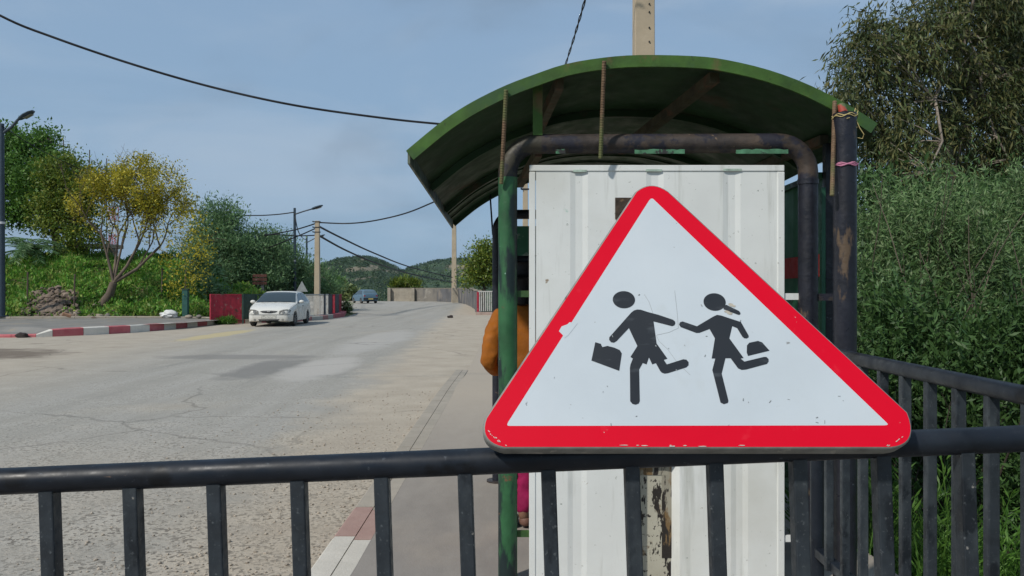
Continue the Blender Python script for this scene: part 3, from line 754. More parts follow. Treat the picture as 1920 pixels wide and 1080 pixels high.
# white end panel
def corrug(mb, z0, z1, segs, y, th=.004):
    """sheet with a stepped profile: segs = [(px, depth)]"""
    A = [Vector((pxx(px), y + d, z0)) for px, d in segs]; B = [Vector((v.x, v.y, z1)) for v in A]
    off = Vector((0, th, 0)); k = len(A)
    o = len(mb.v); mb.v += A + B + [v + off for v in A] + [v + off for v in B]
    for i in range(k - 1):
        mb.f += [(o + i, o + i + 1, o + k + i + 1, o + k + i), (o + 2 * k + i + 1, o + 2 * k + i, o + 3 * k + i, o + 3 * k + i + 1)]
    mb.f += [(o, o + k, o + 3 * k, o + 2 * k), (o + k - 1, o + 3 * k - 1, o + 4 * k - 1, o + 2 * k - 1)]
    return mb
zt_, zs_, zb_ = pz(310), pz(862), .105
ribs = [(1069, 0), (1079, .0055), (1092, .0055), (1102, 0), (1211, 0), (1221, .0055), (1234, .0055), (1244, 0), (1355, 0), (1365, .0055), (1378, .0055), (1388, 0)]
panel = corrug(MB(), zs_, zt_ - .03, [(1005, 0)] + ribs + [(1459, 0)], SY - .006).build("end_panel", panel_m, sh)
corrug(MB(), zb_, zs_ - .002, [(1003, 0), (1064, 0), (1074, .0055), (1090, .0055), (1100, 0), (1196, 0), (1199, .06), (1262, .06), (1274, 0), (1370, 0), (1380, .0055), (1392, .0055), (1402, 0), (1459, 0)], SY - .006).build("lower_sheet", panel_m, panel)
MB().box((pxx(1230.5), SY + .053, (zb_ + pz(866)) / 2), (.165, .003, pz(866) - zb_)).build("slot_back", slot_m, panel)
fm = MB()
fm.box((pxx(1231), SY + .004, zt_ - .015), (pxx(1470) - pxx(993), .03, .03))
fm.box((pxx(998), SY + .004, (zb_ + zt_) / 2 - .016), (.031, .029, zt_ - zb_ - .034)); fm.box((pxx(1463.5), SY + .004, (zb_ + zt_) / 2 - .016), (.034, .029, zt_ - zb_ - .034))
fm.build("panel_frame", panel_m, panel, bevel=.003)
# torn flap, dark rusty plate beside the sign apex
MB().box((pxx(1172), SY - .0095, pz(391)), (.10, .006, .105)).build("rusty_plate", M("dark_rust_plate", (.05, .035, .025), .8, var=.5, vs=30, bump=.4, chips=[((.14, .09, .05), 20, .55, .06)]), panel)
rz_m = M("heavy_rust_streak", (.30, .28, .22), .7, var=.2, vs=9, bump=.2, chips=[((.17, .11, .05), 7, .46, .06, (1.5, 1, .5)), ((.022, .018, .015), 10, .47, .03, (2, 1, .5))])
MB().box((pxx(1254), SY + .050, (.2 + pz(872)) / 2), (.05, .002, pz(872) - .2)).build("rust_streak", rz_m, panel)
MB().box((pxx(1228), SY + .0495, pz(880)), (.155, .002, .08)).build("rust_streak", rz_m, panel)
tape_m = M("old_green_grey_paint", (.36, .45, .38), .7, var=.3, vs=40)
for x, y, w, h_ in ((1087, 321, 25, 4), (1225, 320, 30, 4), (1372, 319, 34, 4)):
    MB().box((pxx(x), SY - .013, pz(y)), (w / F * SY, .002, h_ / F * SY)).build("paint_patch", tape_m, panel)
# tabs that hold the panel
for (x0, x1, y) in ((968, 994, 551), (966, 992, 1001), (1468, 1500, 556), (1466, 1500, 1010)):
    MB().box(((pxx(x0) + pxx(x1)) / 2, SY + .005, pz(y)), (pxx(x1) - pxx(x0), .012, .032)).build("tab", lgreen_m if x0 < 1000 else panel_m, sh)
MB().box((pxx(1545), SY - .01, pz(557)), (pxx(1572) - pxx(1520), .02, .034)).build("tab", rust_m, sh)
# black corner post outside with a welded stub
bx, by = 1.556, 3.74
MB().tube([(bx, by, .05), (bx, by, pz(213, by))], .0525, 20).build("corner_post", black_p, sh, 50)
MB().tube([(bx - .005, by, pz(213, by)), (bx - .005, by + .03, pz(196, by))], .02, 10).build("stub", M("red_green_stub", (.10, .12, .05), .6, chips=[((.30, .05, .03), 20, .5, .05)]), sh, 50)
# back wall, box post
bw = MB()
zz = pz(352, 4.6)
xs = []
for i in range(17):
    y = 4.2 + i * .145; xs.append((1.63 + (.018 if i % 4 in (1, 2) else 0), y))
for a, b in zip(xs[:-1], xs[1:]):
    bw.add([(a[0], a[1], .35), (b[0], b[1], .35), (b[0], b[1], zz), (a[0], a[1], zz), (a[0] + .004, a[1], .35), (b[0] + .004, b[1], .35), (b[0] + .004, b[1], zz), (a[0] + .004, a[1], zz)],
           [(0, 3, 2, 1), (4, 5, 6, 7), (3, 7, 6, 2), (0, 1, 5, 4)])
sg_m = M("shelter_sheet_green", (.032, .135, .075), .5, var=.3, vs=2, chips=[((.07, .05, .03), 9, .66, .04)])
bwo = bw.build("back_wall", sg_m, sh)
MB().bar((1.625, 4.2, pz(500, 4.5)), (1.625, 6.4, pz(500, 4.5) - .02), .004, .12).build("red_stripe", M("red_stripe_paint", (.30, .02, .02), .6), bwo)
MB().bar((1.625, 4.19, zz + .015), (1.625, 6.45, zz - .01), .05, .03).build("wall_rail", green_m, bwo)
MB().bar((1.655, 4.16, .0), (1.655, 4.16, 2.3), .062, .05, up=Vector((0, 1, 0))).build("box_post", black_p, sh)
MB().bar((1.607, 4.14, .0), (1.607, 4.14, pz(352, 4.14)), .02, .03, up=Vector((0, 1, 0))).build("angle_post", sg_m, sh)
MB().bar((1.62, 6.42, .0), (1.62, 6.42, 2.2), .06, .06, up=Vector((0, 1, 0))).build("box_post", black_p, sh)
# far end frame
fx0, fx1, fz = (932 - CX) / F * FY, 1.40, pz(402, FY)
MB().tube([(fx0, FY, .1)] + [(fx0, FY, fz - .12)] + [(fx0 + .12 - .12 * math.cos(a), FY, fz - .12 + .12 * math.sin(a)) for a in np.linspace(0.1, math.pi / 2, 7)] + [(fx1 - .12, FY, fz)] +
          [(fx1 - .12 + .12 * math.sin(a), FY, fz - .12 + .12 * math.cos(a)) for a in np.linspace(.1, math.pi / 2, 7)] + [(fx1, FY, .1)], .036, 14).build("far_frame", black_p, sh, 50)
MB().box(((fx0 + .1 + fx1 - .1) / 2, FY, (pz(424, FY) + .5) / 2), (fx1 - fx0 - .16, .012, pz(424, FY) - .5)).build("far_panel", M("green_to_white_sheet", (.03, .13, .07), .5, var=.3, vs=3, chips=[((.5, .5, .47), 1.2, .56, .05)]), sh)
MB().tube([(fx0, FY, .1), (fx0, FY, .112)], .08, 12).build("base_plate", rust_m, sh)
MB().tube([P(919, 366, RF - .02), P(924, 440, FY + .04)], .007, 6).tube([P(924, 440, FY + .04), Vector((fx0, FY + .02, pz(445, FY)))], .007, 6).build("tie_rod", black_p, sh)
# bench inside
MB().box((1.36, 5.2, .55), (.4, 1.8, .04)).build("bench_seat", dgreen_m, sh, bevel=.005)
for y in (4.5, 5.9): MB().box((1.36, y, .315), (.3, .04, .43)).build("bench_support", dgreen_m, sh)
# green strut from the pipe to the roof
MB().bar(P(1008, 254, SY - .02), P(1008, 148, SY - .04), .047, .03, up=Vector((0, 1, 0))).build("strut", lgreen_m, sh)
# twisted reinforcing bars hanging from the fascia
def rebar(px0, py0, px1, py1, y0, y1):
    a, b = P(px0, py0, y0), P(px1, py1, y1); n_ = int((b - a).length / .006); mb = MB()
    pts = [a.lerp(b, i / n_) for i in range(n_ + 1)]
    mb.tube(pts, [.0108 if i % 2 else .0092 for i in range(n_ + 1)], 8)
    return mb
o = rebar(949, 168, 940, 345, RN - .03, SY - .06).build("rebar_hanger", rebar_m, sh)
rebar(1133, 114, 1126, 297, RN - .03, SY - .065).build("rebar_hanger", rebar_m, sh)
rebar(1565, 190, 1560, 367, RN - .03, by - .07).build("rebar_hanger", rebar_m, sh)

# strings tied to the black post
def ring(mb, cx, cy, cz, r, t, wob=.006, turns=1):
    n_ = 28 * turns
    mb.tube([(cx + r * math.cos(2 * math.pi * i * turns / n_), cy + r * math.sin(2 * math.pi * i * turns / n_), cz + wob * math.sin(i * 1.3) + .012 * i / n_) for i in range(n_ + 1)], t, 6)
m_ = MB(); ring(m_, bx, by, pz(313, by), .056, .0035, .004, 3)
tag(m_.build("string", M("pink_nylon_string", (.45, .17, .26), .7), origin=(bx, by, pz(313, by))), "pink string wound round the black shelter post", "string")
m_ = MB(); ring(m_, bx, by, pz(222, by), .056, .002, .005, 2)
m_.tube([P(1588, 222, by - .06), P(1604, 218, by - .03), P(1609, 208, by - .02), P(1604, 203, by - .02), P(1601, 215, by - .03), P(1606, 226, by - .03), P(1612, 240, by - .03), P(1620, 252, by - .03), P(1617, 260, by - .02), P(1607, 258, by - .02), P(1600, 247, by - .03), P(1607, 238, by - .03)], .002, 6)
tag(m_.build("wire_loop", M("yellow_plastic_wire", (.50, .40, .17), .6), origin=(bx, by, pz(222, by))), "pale yellow wire tangled round the top of the black shelter post", "wire")

# ================================================================== PERSON
def skin(name, pts, edges, mat, parent, sub=2, folds=0):
    me = bpy.data.meshes.new(name)
    o = Vector((0, 0, 0)); p = parent
    while p is not None: o += p.location; p = p.parent
    me.from_pydata([tuple(Vector(q[:3]) - o) for q in pts], edges, []); me.materials.append(mat)
    ob = bpy.data.objects.new(name, me); COL.objects.link(ob); ob.parent = parent
    ob.modifiers.new("Skin", 'SKIN').use_smooth_shade = True
    for v, q in zip(me.skin_vertices[0].data, pts):
        r = q[3]; v.radius = (r, q[4] if len(q) > 4 else r); v.use_root = False
    me.skin_vertices[0].data[0].use_root = True
    s = ob.modifiers.new("Subdivision", 'SUBSURF'); s.levels = sub; s.render_levels = sub
    if folds:
        tx = bpy.data.textures.new("cloth_folds", 'CLOUDS'); tx.noise_scale = .085; tx.noise_depth = 2
        s.levels = s.render_levels = sub + 1
        dm = ob.modifiers.new("Folds", 'DISPLACE'); dm.texture = tx; dm.strength = folds; dm.texture_coords = 'LOCAL'; dm.mid_level = .55
    return ob
def chain(pts, *chs): return [(c[i], c[i + 1]) for c in chs for i in range(len(c) - 1)]
GZ = .1
px0, py0 = .055, 4.84
person = thing("person", "person in orange top and bright pink trousers standing behind the green shelter post", "person", (px0, py0, GZ))
skin_m = M("brown_skin", (.24, .13, .085), .55, var=.08)
def W(x, y, z, *r): return (px0 + x, py0 + y, GZ + z, *r)
def hand(s, wrist, fdir, palm):
    """hand vertices appended to the body: wrist index handled by the caller"""
    f = Vector(fdir).normalized(); n = Vector(palm).normalized(); a = f.cross(n).normalized()
    w = Vector(wrist); out = []
    mid = w + f * .045
    out.append((mid, .022, None))
    for j, (off, ln) in enumerate(((-.027, .062), (-.009, .074), (.009, .07), (.026, .055))):
        b = w + f * .085 + a * off; d = (f * .9 + n * .35).normalized(); d2 = (f * .5 + n * .9).normalized()
        out.append([(b, .0095), (b + d * ln * .55, .0085), (b + d * ln * .55 + d2 * ln * .5, .0075)])
    th = w + f * .035 + a * -.03 * 1
    out.append([(th, .011), (th + (f * .5 - a * .6 + n * .5).normalized() * .035, .0095), (th + (f * .8 - a * .35 + n * .7).normalized() * .062, .008)])
    return out
B = []; E = []
def bv(x, y, z, *r): B.append(W(x, y, z, *r)); return len(B) - 1
pel = bv(0, 0, .86, .085, .07); wa = bv(0, .0, 1.02, .085, .068); ch = bv(0, .0, 1.2, .11, .08); nb = bv(0, .005, 1.325, .065, .06)
nk = bv(0, .015, 1.40, .046); hd0 = bv(0, .03, 1.47, .07, .078); hd1 = bv(0, .028, 1.53, .074, .086); hd2 = bv(0, .02, 1.575, .055, .062)
E += [(pel, wa), (wa, ch), (ch, nb), (nb, nk), (nk, hd0), (hd0, hd1), (hd1, hd2)]
nose = bv(0, .125, 1.49, .012); E.append((hd0, nose))
arms = {}
for s in (-1, 1):
    s1 = bv(s * .135, .0, 1.285, .05); el = bv(s * .19, -.05, 1.02, .038); wr = bv(s * .10, .13, .955, .026)
    E += [(ch, s1), (s1, el), (el, wr)]; arms[s] = (s1, el, wr)
    hnd = hand(s, W(s * .10, .13, .955)[:3], (-s * .75, .6, -.15), (0, -.3, -1))
    mid = hnd[0][0]; B.append((*mid, .026, .015)); mi = len(B) - 1; E.append((wr, mi))
    for fg in hnd[1:]:
        prev = mi
        for q, r in fg: B.append((*q, r)); E.append((prev, len(B) - 1)); prev = len(B) - 1
    h1 = bv(s * .065 - .005, 0, .78, .055); kn = bv(s * .055 - .025, .01, .44, .042); an = bv(s * .042 - .03, -.02, .075, .034); to = bv(s * .05, .1, .03, .03)
    E += [(pel, h1), (h1, kn), (kn, an), (an, to)]
skin("body", B, E, skin_m, person, 2)
# clothes
cl_o = M("orange_cotton", (.31, .095, .006), .85, var=.2, vs=8, bump=.4, bs=14)
T = [W(.01, 0, .76, .14, .125), W(.01, 0, .81, .14, .125), W(0, 0, 1.0, .145, .115), W(0, .0, 1.17, .15, .115), W(0, .0, 1.30, .10, .08), W(0, .01, 1.365, .062, .06)]
for s in (-1, 1):
    T += [W(s * .140, .0, 1.275, .068), W(s * .172, -.03, 1.14, .060), W(s * .196, -.055, 1.0, .058), W(s * .165, .04, .955, .052), W(s * .125, .10, .955, .043)]
skin("orange_top", T, [(0, 1), (1, 2), (2, 3), (3, 4), (4, 5), (3, 6), (6, 7), (7, 8), (8, 9), (9, 10), (3, 11), (11, 12), (12, 13), (13, 14), (14, 15)], cl_o, person, 2, .035)
cl_p = M("magenta_cotton", (.28, .004, .065), .8, var=.2, vs=8, bump=.4, bs=12)
T = [W(0, 0, .86, .11, .10)]
e = []
for s in (-1, 1):
    i = len(T); T += [W(s * .06, 0, .76, .072, .08), W(s * .055 - .025, .01, .44, .066, .066), W(s * .045 - .028, -.005, .075, .056, .056)]; e += [(0, i), (i, i + 1), (i + 1, i + 2)]
skin("pink_trousers", T, e, cl_p, person, 2, .04)
hair_m = M("black_hair", (.008, .007, .007), .5, var=.3, vs=40, stretch=(1, 1, .15), bump=.3, bs=50)
skin("hair", [W(0, .0, 1.535, .088, .098), W(0, -.012, 1.585, .07, .08), W(0, -.03, 1.49, .078, .07), W(0, -.045, 1.43, .06, .045), W(0, -.055, 1.34, .045, .03)], [(0, 1), (0, 2), (2, 3), (3, 4)], hair_m, person, 2)
for s in (-1, 1):
    skin("ear", [W(s * .078, .03, 1.485, .012, .018), W(s * .084, .025, 1.51, .010, .016)], [(0, 1)], skin_m, person, 1)
sh_m = M("brown_shoe_leather", (.17, .085, .06), .6, var=.25, vs=12)
for s in (-1, 1):
    so_ = skin("shoe", [W(s * .042 - .03, -.045, .045, .042, .04), W(s * .046 - .01, .03, .045, .044, .038), W(s * .05 + .0, .11, .034, .042, .03), W(s * .05 + .01, .15, .03, .032, .024)], [(0, 1), (1, 2), (2, 3)], sh_m, person, 2)
m_ = MB(); m_.tube([W(.055, -.085, 1.36)[:3], W(.10, -.085, 1.30)[:3], W(.115, -.095, 1.22)[:3]], .006, 6)
m_.build("white_cord", M("white_cord", (.7, .7, .68), .7), person)

# ================================================================== CARS
glass_m, gN, gL, gB = nodes_of("dark_car_glass")
gL.new(mrange(gN, gL, noise(gN, gL, gN.new('ShaderNodeTexCoord').outputs['Object'], 3.5, 4), .4, .6, .03, .16), gB.inputs['Roughness'])
gB.inputs['Base Color'].default_value = (.030, .045, .052, 1); gB.inputs['Roughness'].default_value = .08; gB.inputs['Specular IOR Level'].default_value = .6
tyre_m = M("dusty_tyre", (.045, .043, .04), .9, var=.3, vs=12, bump=.3, bs=40)
rim_car = M("grey_hubcap", (.30, .30, .29), .45, metal=.5, var=.2, vs=20)
trim_m = M("black_plastic_trim", (.02, .02, .021), .6, var=.3, vs=10)
lamp_m = M("headlight_lens", (.22, .215, .195), .2, var=.3, vs=15, spec=.6)
plate_m = M("number_plate", (.55, .54, .48), .5, var=.1, vs=20, chips=[((.07, .07, .07), 24, .56, .03)])
yplate_m = M("yellow_number_plate", (.62, .50, .14), .5, var=.1, vs=20, chips=[((.07, .07, .07), 24, .58, .03)])
red_lens = M("red_tail_lens", (.30, .015, .012), .25, var=.2, vs=10)

def make_car(name, label, paint, Lc, Wd, prof, belt, sill, wheels, wr, group, plan):
    """lofted body. prof = [(s, top z)], belt = [(s, z)], plan = [(s, half-width factor)], s from the nose backwards.
       local axes: +Y is forward, nose at y = Lc/2"""
    car = thing(name, label, "car", (0, 0, 0), group)
    hw = Wd / 2; ra = wr + .055
    ss = sorted(set([0, .02, .06, .12, .2, .3] + list(np.linspace(.4, Lc - .4, 34)) + [Lc - .3, Lc - .2, Lc - .12, Lc - .06, Lc - .02, Lc] +
                [w + ra * math.cos(a) for w in wheels for a in np.linspace(0, math.pi, 13)]))
    ip = lambda t, s: float(np.interp(s, [p[0] for p in t], [p[1] for p in t]))
    roofz = max(p[1] for p in prof)
    def sect(s):
        zt, zbelt, k = ip(prof, s), 0, ip(plan, s)
        zbelt = min(ip(belt, s), zt - .035)
        zb = ip(sill, s)
        for w in wheels:
            d = abs(s - w)
            if d < ra: zb = max(zb, wr - .02 + math.sqrt(ra * ra - d * d))
        zb = min(zb, zbelt - .03)
        w_ = hw * k; t = max(0, (zt - zbelt - .06) / (roofz - .9))
        we = w_ * (.965 - .245 * min(1, t))
        z1 = zb + (zbelt - zb) * .35; z2 = zb + (zbelt - zb) * .72
        return [(w_ * .55, zb), (w_ * .955, zb), (w_ * .992, zb + .03 * min(1, zbelt - zb)), (w_, z1), (w_ * .995, z2), (w_ * .972, zbelt), (we + .012, zt - .05 * min(1, t * 3) - .012), (we - .05, zt - .008), (we * .55, zt + .012), (0, zt + .018)]
    def pt(s, v):
        c = sect(s); i = min(int(v), len(c) - 2); f = v - i
        return Vector((c[i][0] + (c[i + 1][0] - c[i][0]) * f, Lc / 2 - s, c[i][1] + (c[i + 1][1] - c[i][1]) * f))
    mb = MB(); nc = 10
    for s in ss:
        c = [pt(s, v) for v in range(nc)]
        mb.v += c + [Vector((-p.x, p.y, p.z)) for p in c[-2::-1]]
    K = 2 * nc - 1
    for i in range(len(ss) - 1):
        for j in range(K - 1):
            a = i * K + j; mb.f.append((a, a + 1, a + K + 1, a + K))
    mb.f.append(tuple(range(K - 1, -1, -1))); mb.f.append(tuple((len(ss) - 1) * K + j for j in range(K)))
    body = mb.build("body", paint, car, 38)
    def patch(nm, s0, s1, v0, v1, mat, side=0, off=.006, ds=None, n_=8, parent=body):
        """conforming patch; side 0 = across the centre line; ds(v fraction) shifts (start, end)"""
        m_ = MB(); g = 6 if side else 12
        rows_ = []
        for i in range(n_ + 1):
            row = []
            for j in range(g + 1):
                fv = j / g; a, b = s0, s1
                if side: v = v0 + (v1 - v0) * fv; sx = side
                else:
                    u = fv * 2 - 1; v = (nc - 1) - abs(u) * (nc - 1 - v0); sx = 1 if u >= 0 else -1
                if ds: a, b = ds(fv)
                s = a + (b - a) * i / n_
                p = pt(s, v); e = 1e-3
                tu = pt(s + e, v) - pt(s - e, v); tv = pt(s, min(v + .02, nc - 1)) - pt(s, max(v - .02, 0))
                nr = tu.cross(tv); nr = nr.normalized() if nr.length > 0 else Vector((0, 0, 1))
                if nr.x < -.01 or (abs(nr.x) <= .01 and nr.z < 0): nr = -nr
                p = p + nr * off; row.append(Vector((p.x * sx, p.y, p.z)))
            rows_.append(row)
        for r_ in rows_: m_.v += r_
        G = g + 1
        for i in range(n_):
            for j in range(g): m_.f.append((i * G + j, i * G + j + 1, (i + 1) * G + j + 1, (i + 1) * G + j))
        return m_.build(nm, mat, parent, 60)
    # wheels
    for w in wheels:
        for sx in (-1, 1):
            y = Lc / 2 - w; x = sx * (hw - .10)
            prof_w = [(-.085, wr * .62), (-.085, wr * .93), (-.06, wr), (.06, wr), (.085, wr * .93), (.085, wr * .62)]
            m_ = MB(); N_ = 28
            for q, r in prof_w:
                m_.v += [Vector((x + q, y + r * math.cos(2 * math.pi * k / N_), wr + r * math.sin(2 * math.pi * k / N_))) for k in range(N_)]
            for i in range(len(prof_w) - 1):
                for k in range(N_): m_.f.append((i * N_ + k, i * N_ + (k + 1) % N_, (i + 1) * N_ + (k + 1) % N_, (i + 1) * N_ + k))
            wh = m_.build("wheel", tyre_m, car, 40)
            m_ = MB(); rr = wr * .63
            m_.tube([(x + sx * .03, y, wr), (x + sx * .07, y, wr)], [rr, rr * .96], 24)
            for k in range(7):
                a = 2 * math.pi * k / 7
                m_.bar((x + sx * .073, y + .03 * math.cos(a), wr + .03 * math.sin(a)), (x + sx * .073, y + rr * .9 * math.cos(a), wr + rr * .9 * math.sin(a)), .012, .05, up=Vector((1, 0, 0)))
            m_.build("hubcap", rim_car, wh, 40)
    # dark inner arches and underside
    ub = MB()
    ub.box((0, 0, .30), (Wd - .42, Lc - .5, .2))
    ub.build("underbody", trim_m, car)
    return car, body, pt, patch
white_p = M("white_car_paint", (.64, .63, .58), .28, var=.04, vs=2, spec=.5)
def road_dirt(m):
    N, L = m.node_tree.nodes, m.node_tree.links; B = N['Principled BSDF']
    tc = N.new("ShaderNodeTexCoord").outputs['Object']; sx = N.new("ShaderNodeSeparateXYZ"); L.new(tc, sx.inputs[0])
    h_ = math_(N, L, 'ADD', sx.outputs[2], math_(N, L, 'MULTIPLY', math_(N, L, 'SUBTRACT', noise(N, L, tc, 3, 5), .5), .5))
    L.new(mix(N, L, mrange(N, L, h_, .5, .1, 0, .5), B.inputs['Base Color'].links[0].from_socket, (.36, .29, .20)), B.inputs['Base Color'])
road_dirt(white_p)
blue_p = M("faded_blue_car_paint", (.085, .15, .205), .42, var=.1, vs=2, spec=.5)

prof = [(0, .62), (.03, .66), (.10, .71), (.3, .79), (.7, .87), (1.08, .93), (1.15, .955), (1.45, 1.13), (1.75, 1.29), (1.95, 1.36), (2.3, 1.405), (2.8, 1.40), (3.2, 1.345), (3.45, 1.26), (3.75, 1.10), (3.95, 1.0), (4.15, .96), (4.22, .86), (4.24, .75)]
belt = [(0, .54), (.2, .62), (.6, .74), (1.1, .85), (2.2, .90), (3.4, .94), (4.1, .86), (4.24, .70)]
sill = [(0, .24), (.1, .20), (.5, .20), (3.8, .20), (4.1, .26), (4.24, .34)]
plan = [(0, .70), (.02, .78), (.06, .845), (.12, .89), (.2, .925), (.4, .965), (.9, 1), (3.2, 1), (3.8, .965), (4.05, .92), (4.18, .86), (4.24, .78)]
car, body, pt, patch = make_car("car", "dusty white saloon car driving towards us on the left side of the road", white_p, 4.24, 1.80, prof, belt, sill, (.78, 3.22), .29, "cars on the road", plan)
def nose_y(x):
    s_ = np.interp(x / .9 / .995, [p[1] for p in plan[:7]], [p[0] for p in plan[:7]]); return 2.12 - float(s_)
patch("windscreen", 1.14, 1.93, 6.9, 9, glass_m, 0, .008)
patch("rear_window", 3.2, 3.88, 6.9, 9, glass_m, 0, .008)
for s in (-1, 1):
    patch("front_side_window", 1.5, 2.42, 5.1, 6.0, glass_m, s, .008, ds=lambda v: (1.32 + .52 * v, 2.40))
    patch("rear_side_window", 2.48, 3.3, 5.1, 6.0, glass_m, s, .008, ds=lambda v: (2.48, 3.62 - .52 * v))
    d_ = patch("door_seam", 1.30, 1.312, 2.6, 5.0, trim_m, s, .004)
    patch("door_seam", 2.44, 2.452, 2.4, 5.0, trim_m, s, .004)
    y = 2.12
    MB().box((s * .885, y - 2.2, .80), (.03, .16, .03)).build("door_handle", trim_m, body, bevel=.006)
    m_ = MB().blob((s * 1.0, .72, .98), .1, rng, 2, 0, (1.1, .7, .75)); mi_ = m_.build("mirror", white_p, car, 60)
    MB().bar((s * .86, .70, .93), (s * .95, .71, .96), .06, .04).build("mirror_arm", trim_m, mi_)
    # headlight wraps the front corner
    hl = [(.40, .525), (.56, .515), (.70, .53), (.80, .57), (.83, .655), (.72, .695), (.56, .685), (.42, .635)]
    m_ = MB(); k_ = len(hl)
    for dy in (.016, -.06): m_.v += [Vector((s * x, nose_y(x) + dy, z)) for x, z in hl]
    m_.f.append(tuple(range(k_)) if s > 0 else tuple(range(k_ - 1, -1, -1)))
    for i in range(k_):
        q = (i, i + k_, (i + 1) % k_ + k_, (i + 1) % k_); m_.f.append(q if s > 0 else q[::-1])
    h_ = m_.build("headlight", lamp_m, body)
    MB().tube([(s * .56, nose_y(.56) + .012, .605), (s * .56, nose_y(.56) + .024, .605)], .058, 14).build("lamp_reflector", rim_car, h_)
    patch("bonnet_seam", .30, 1.12, 6.45, 6.56, trim_m, s, .003)
    MB().tube([(s * .55, 2.09, .28), (s * .55, 2.128, .28)], .045, 14).build("fog_lamp", lamp_m, body)
m_ = MB(); xs_ = np.linspace(-.86, .86, 23)
for i in range(22): m_.bar((xs_[i], nose_y(abs(xs_[i])) + .004, .485), (xs_[i + 1], nose_y(abs(xs_[i + 1])) + .004, .485), .016, .012)
m_.build("bumper_seam", trim_m, body)
gr = [(-.34, .625), (-.2, .645), (0, .65), (.2, .645), (.34, .625), (.26, .575), (.12, .555), (-.12, .555), (-.26, .575)]
g_ = MB().prism([(x, 2.12, z) for x, z in gr], (0, .012, 0)).build("grille", trim_m, body)
MB().prism([(x * .85, 2.132, .603 + math.cos(x * 4) * .02) for x in np.linspace(-.33, .33, 9)] + [(x * .85, 2.132, .588 + math.cos(x * 4) * .02) for x in np.linspace(.33, -.33, 9)], (0, .008, 0)).build("grille_bar", rim_car, g_)
MB().tube([(-.06, 2.145, .61), (.06, 2.145, .61)], .028, 12).build("badge", rim_car, g_)
MB().box((0, 2.126, .40), (.58, .014, .12)).build("number_plate", plate_m, body)
ig = [(-.42, .305), (.42, .305), (.36, .235), (-.36, .235)]
MB().prism([(x, 2.118, z) for x, z in ig], (0, .012, 0)).build("lower_intake", trim_m, body)
MB().box((0, 2.122, .27), (.7, .016, .012)).build("intake_bar", white_p, body)
MB().bar((-.62, .98, .985), (.05, 1.03, .975), .02, .015).build("wiper", trim_m, body)
MB().bar((-.05, .98, .985), (.6, 1.03, .975), .02, .015).build("wiper", trim_m, body)
car.location = (-9.8, 34.0, .0); car.rotation_euler = (0, 0, math.pi + .05)

prof = [(0, .60), (.05, .68), (.3, .78), (.9, .90), (1.0, .93), (1.35, 1.16), (1.6, 1.32), (1.9, 1.38), (2.6, 1.38), (3.1, 1.33), (3.25, 1.28), (3.5, .98), (3.62, .92), (3.66, .70)]
belt = [(0, .52), (.3, .70), (1, .84), (3.3, .88), (3.55, .84), (3.66, .6)]
sill = [(0, .26), (.1, .22), (3.4, .22), (3.66, .32)]
plan = [(0, .72), (.06, .86), (.2, .93), (.6, .98), (1.2, 1), (3.0, 1), (3.45, .97), (3.6, .93), (3.66, .87)]
car2, body, pt, patch = make_car("car", "small faded blue hatchback driving away round the distant bend", blue_p, 3.66, 1.66, prof, belt, sill, (.68, 3.02), .27, "cars on the road", plan)
patch("windscreen", .99, 1.6, 6.9, 9, glass_m, 0, .008)
patch("rear_window", 3.24, 3.47, 6.9, 9, M("pale_reflecting_glass", (.10, .15, .18), .1, var=.1, spec=.6), 0, .008)
for s in (-1, 1):
    patch("side_window", 1.3, 2.2, 5.1, 6.0, glass_m, s, .008, ds=lambda v: (1.15 + .42 * v, 2.15))
    patch("side_window", 2.2, 3.1, 5.1, 6.0, glass_m, s, .008, ds=lambda v: (2.2, 3.2 - .18 * v))
    MB().box((s * .62, -1.812, .72), (.16, .03, .22)).build("tail_light", red_lens, body, bevel=.01)
    m_ = MB().blob((s * .92, .70, .96), .09, rng, 2, 0, (1.1, .7, .75)).build("mirror", trim_m, car2, 60)
MB().box((0, -1.83, .47), (1.5, .07, .16)).build("bumper", trim_m, body, bevel=.02)
MB().box((0, -1.868, .46), (.5, .012, .11)).build("number_plate", yplate_m, body)
car2.location = (-15.0, 81.5, .0); car2.rotation_euler = (0, 0, R(29))

# ================================================================== ROADSIDE THINGS
def along(pts, s):
    L_ = [0]
    for a, b in zip(pts[:-1], pts[1:]): L_.append(L_[-1] + math.dist(a, b))
    return float(np.interp(s, L_, [p[0] for p in pts])), float(np.interp(s, L_, [p[1] for p in pts])), L_[-1]
red_f = M("red_fence_paint", (.34, .022, .042), .65, var=.3, vs=6, chips=[((.30, .15, .14), 5, .58, .1), ((.10, .05, .04), 3, .62, .06)])
dkg_f = M("dark_green_fence_paint", (.022, .05, .042), .6, var=.3, vs=6)
wht_f = M("chalky_white_fence_paint", (.50, .49, .46), .75, var=.15, vs=6, chips=[((.30, .26, .22), 4, .56, .1), ((.16, .13, .10), 9, .64, .05)])
nav_f = M("dark_slate_fence_paint", (.035, .045, .06), .6, var=.3, vs=6)
fp = [(-12.72, 33.75), (-11.55, 34.75), (-9.9, 37.9), (-9.62, 40.3), (-9.68, 44.5), (-10.5, 49.3)]
fc = thing("railing", "red, dark green and white roadside railing with sheeted panels behind the white car", "railing", (-11, 38, .15))
Ltot = along(fp, 0)[2]
def ftop(y): return H - 11.5 / F * y
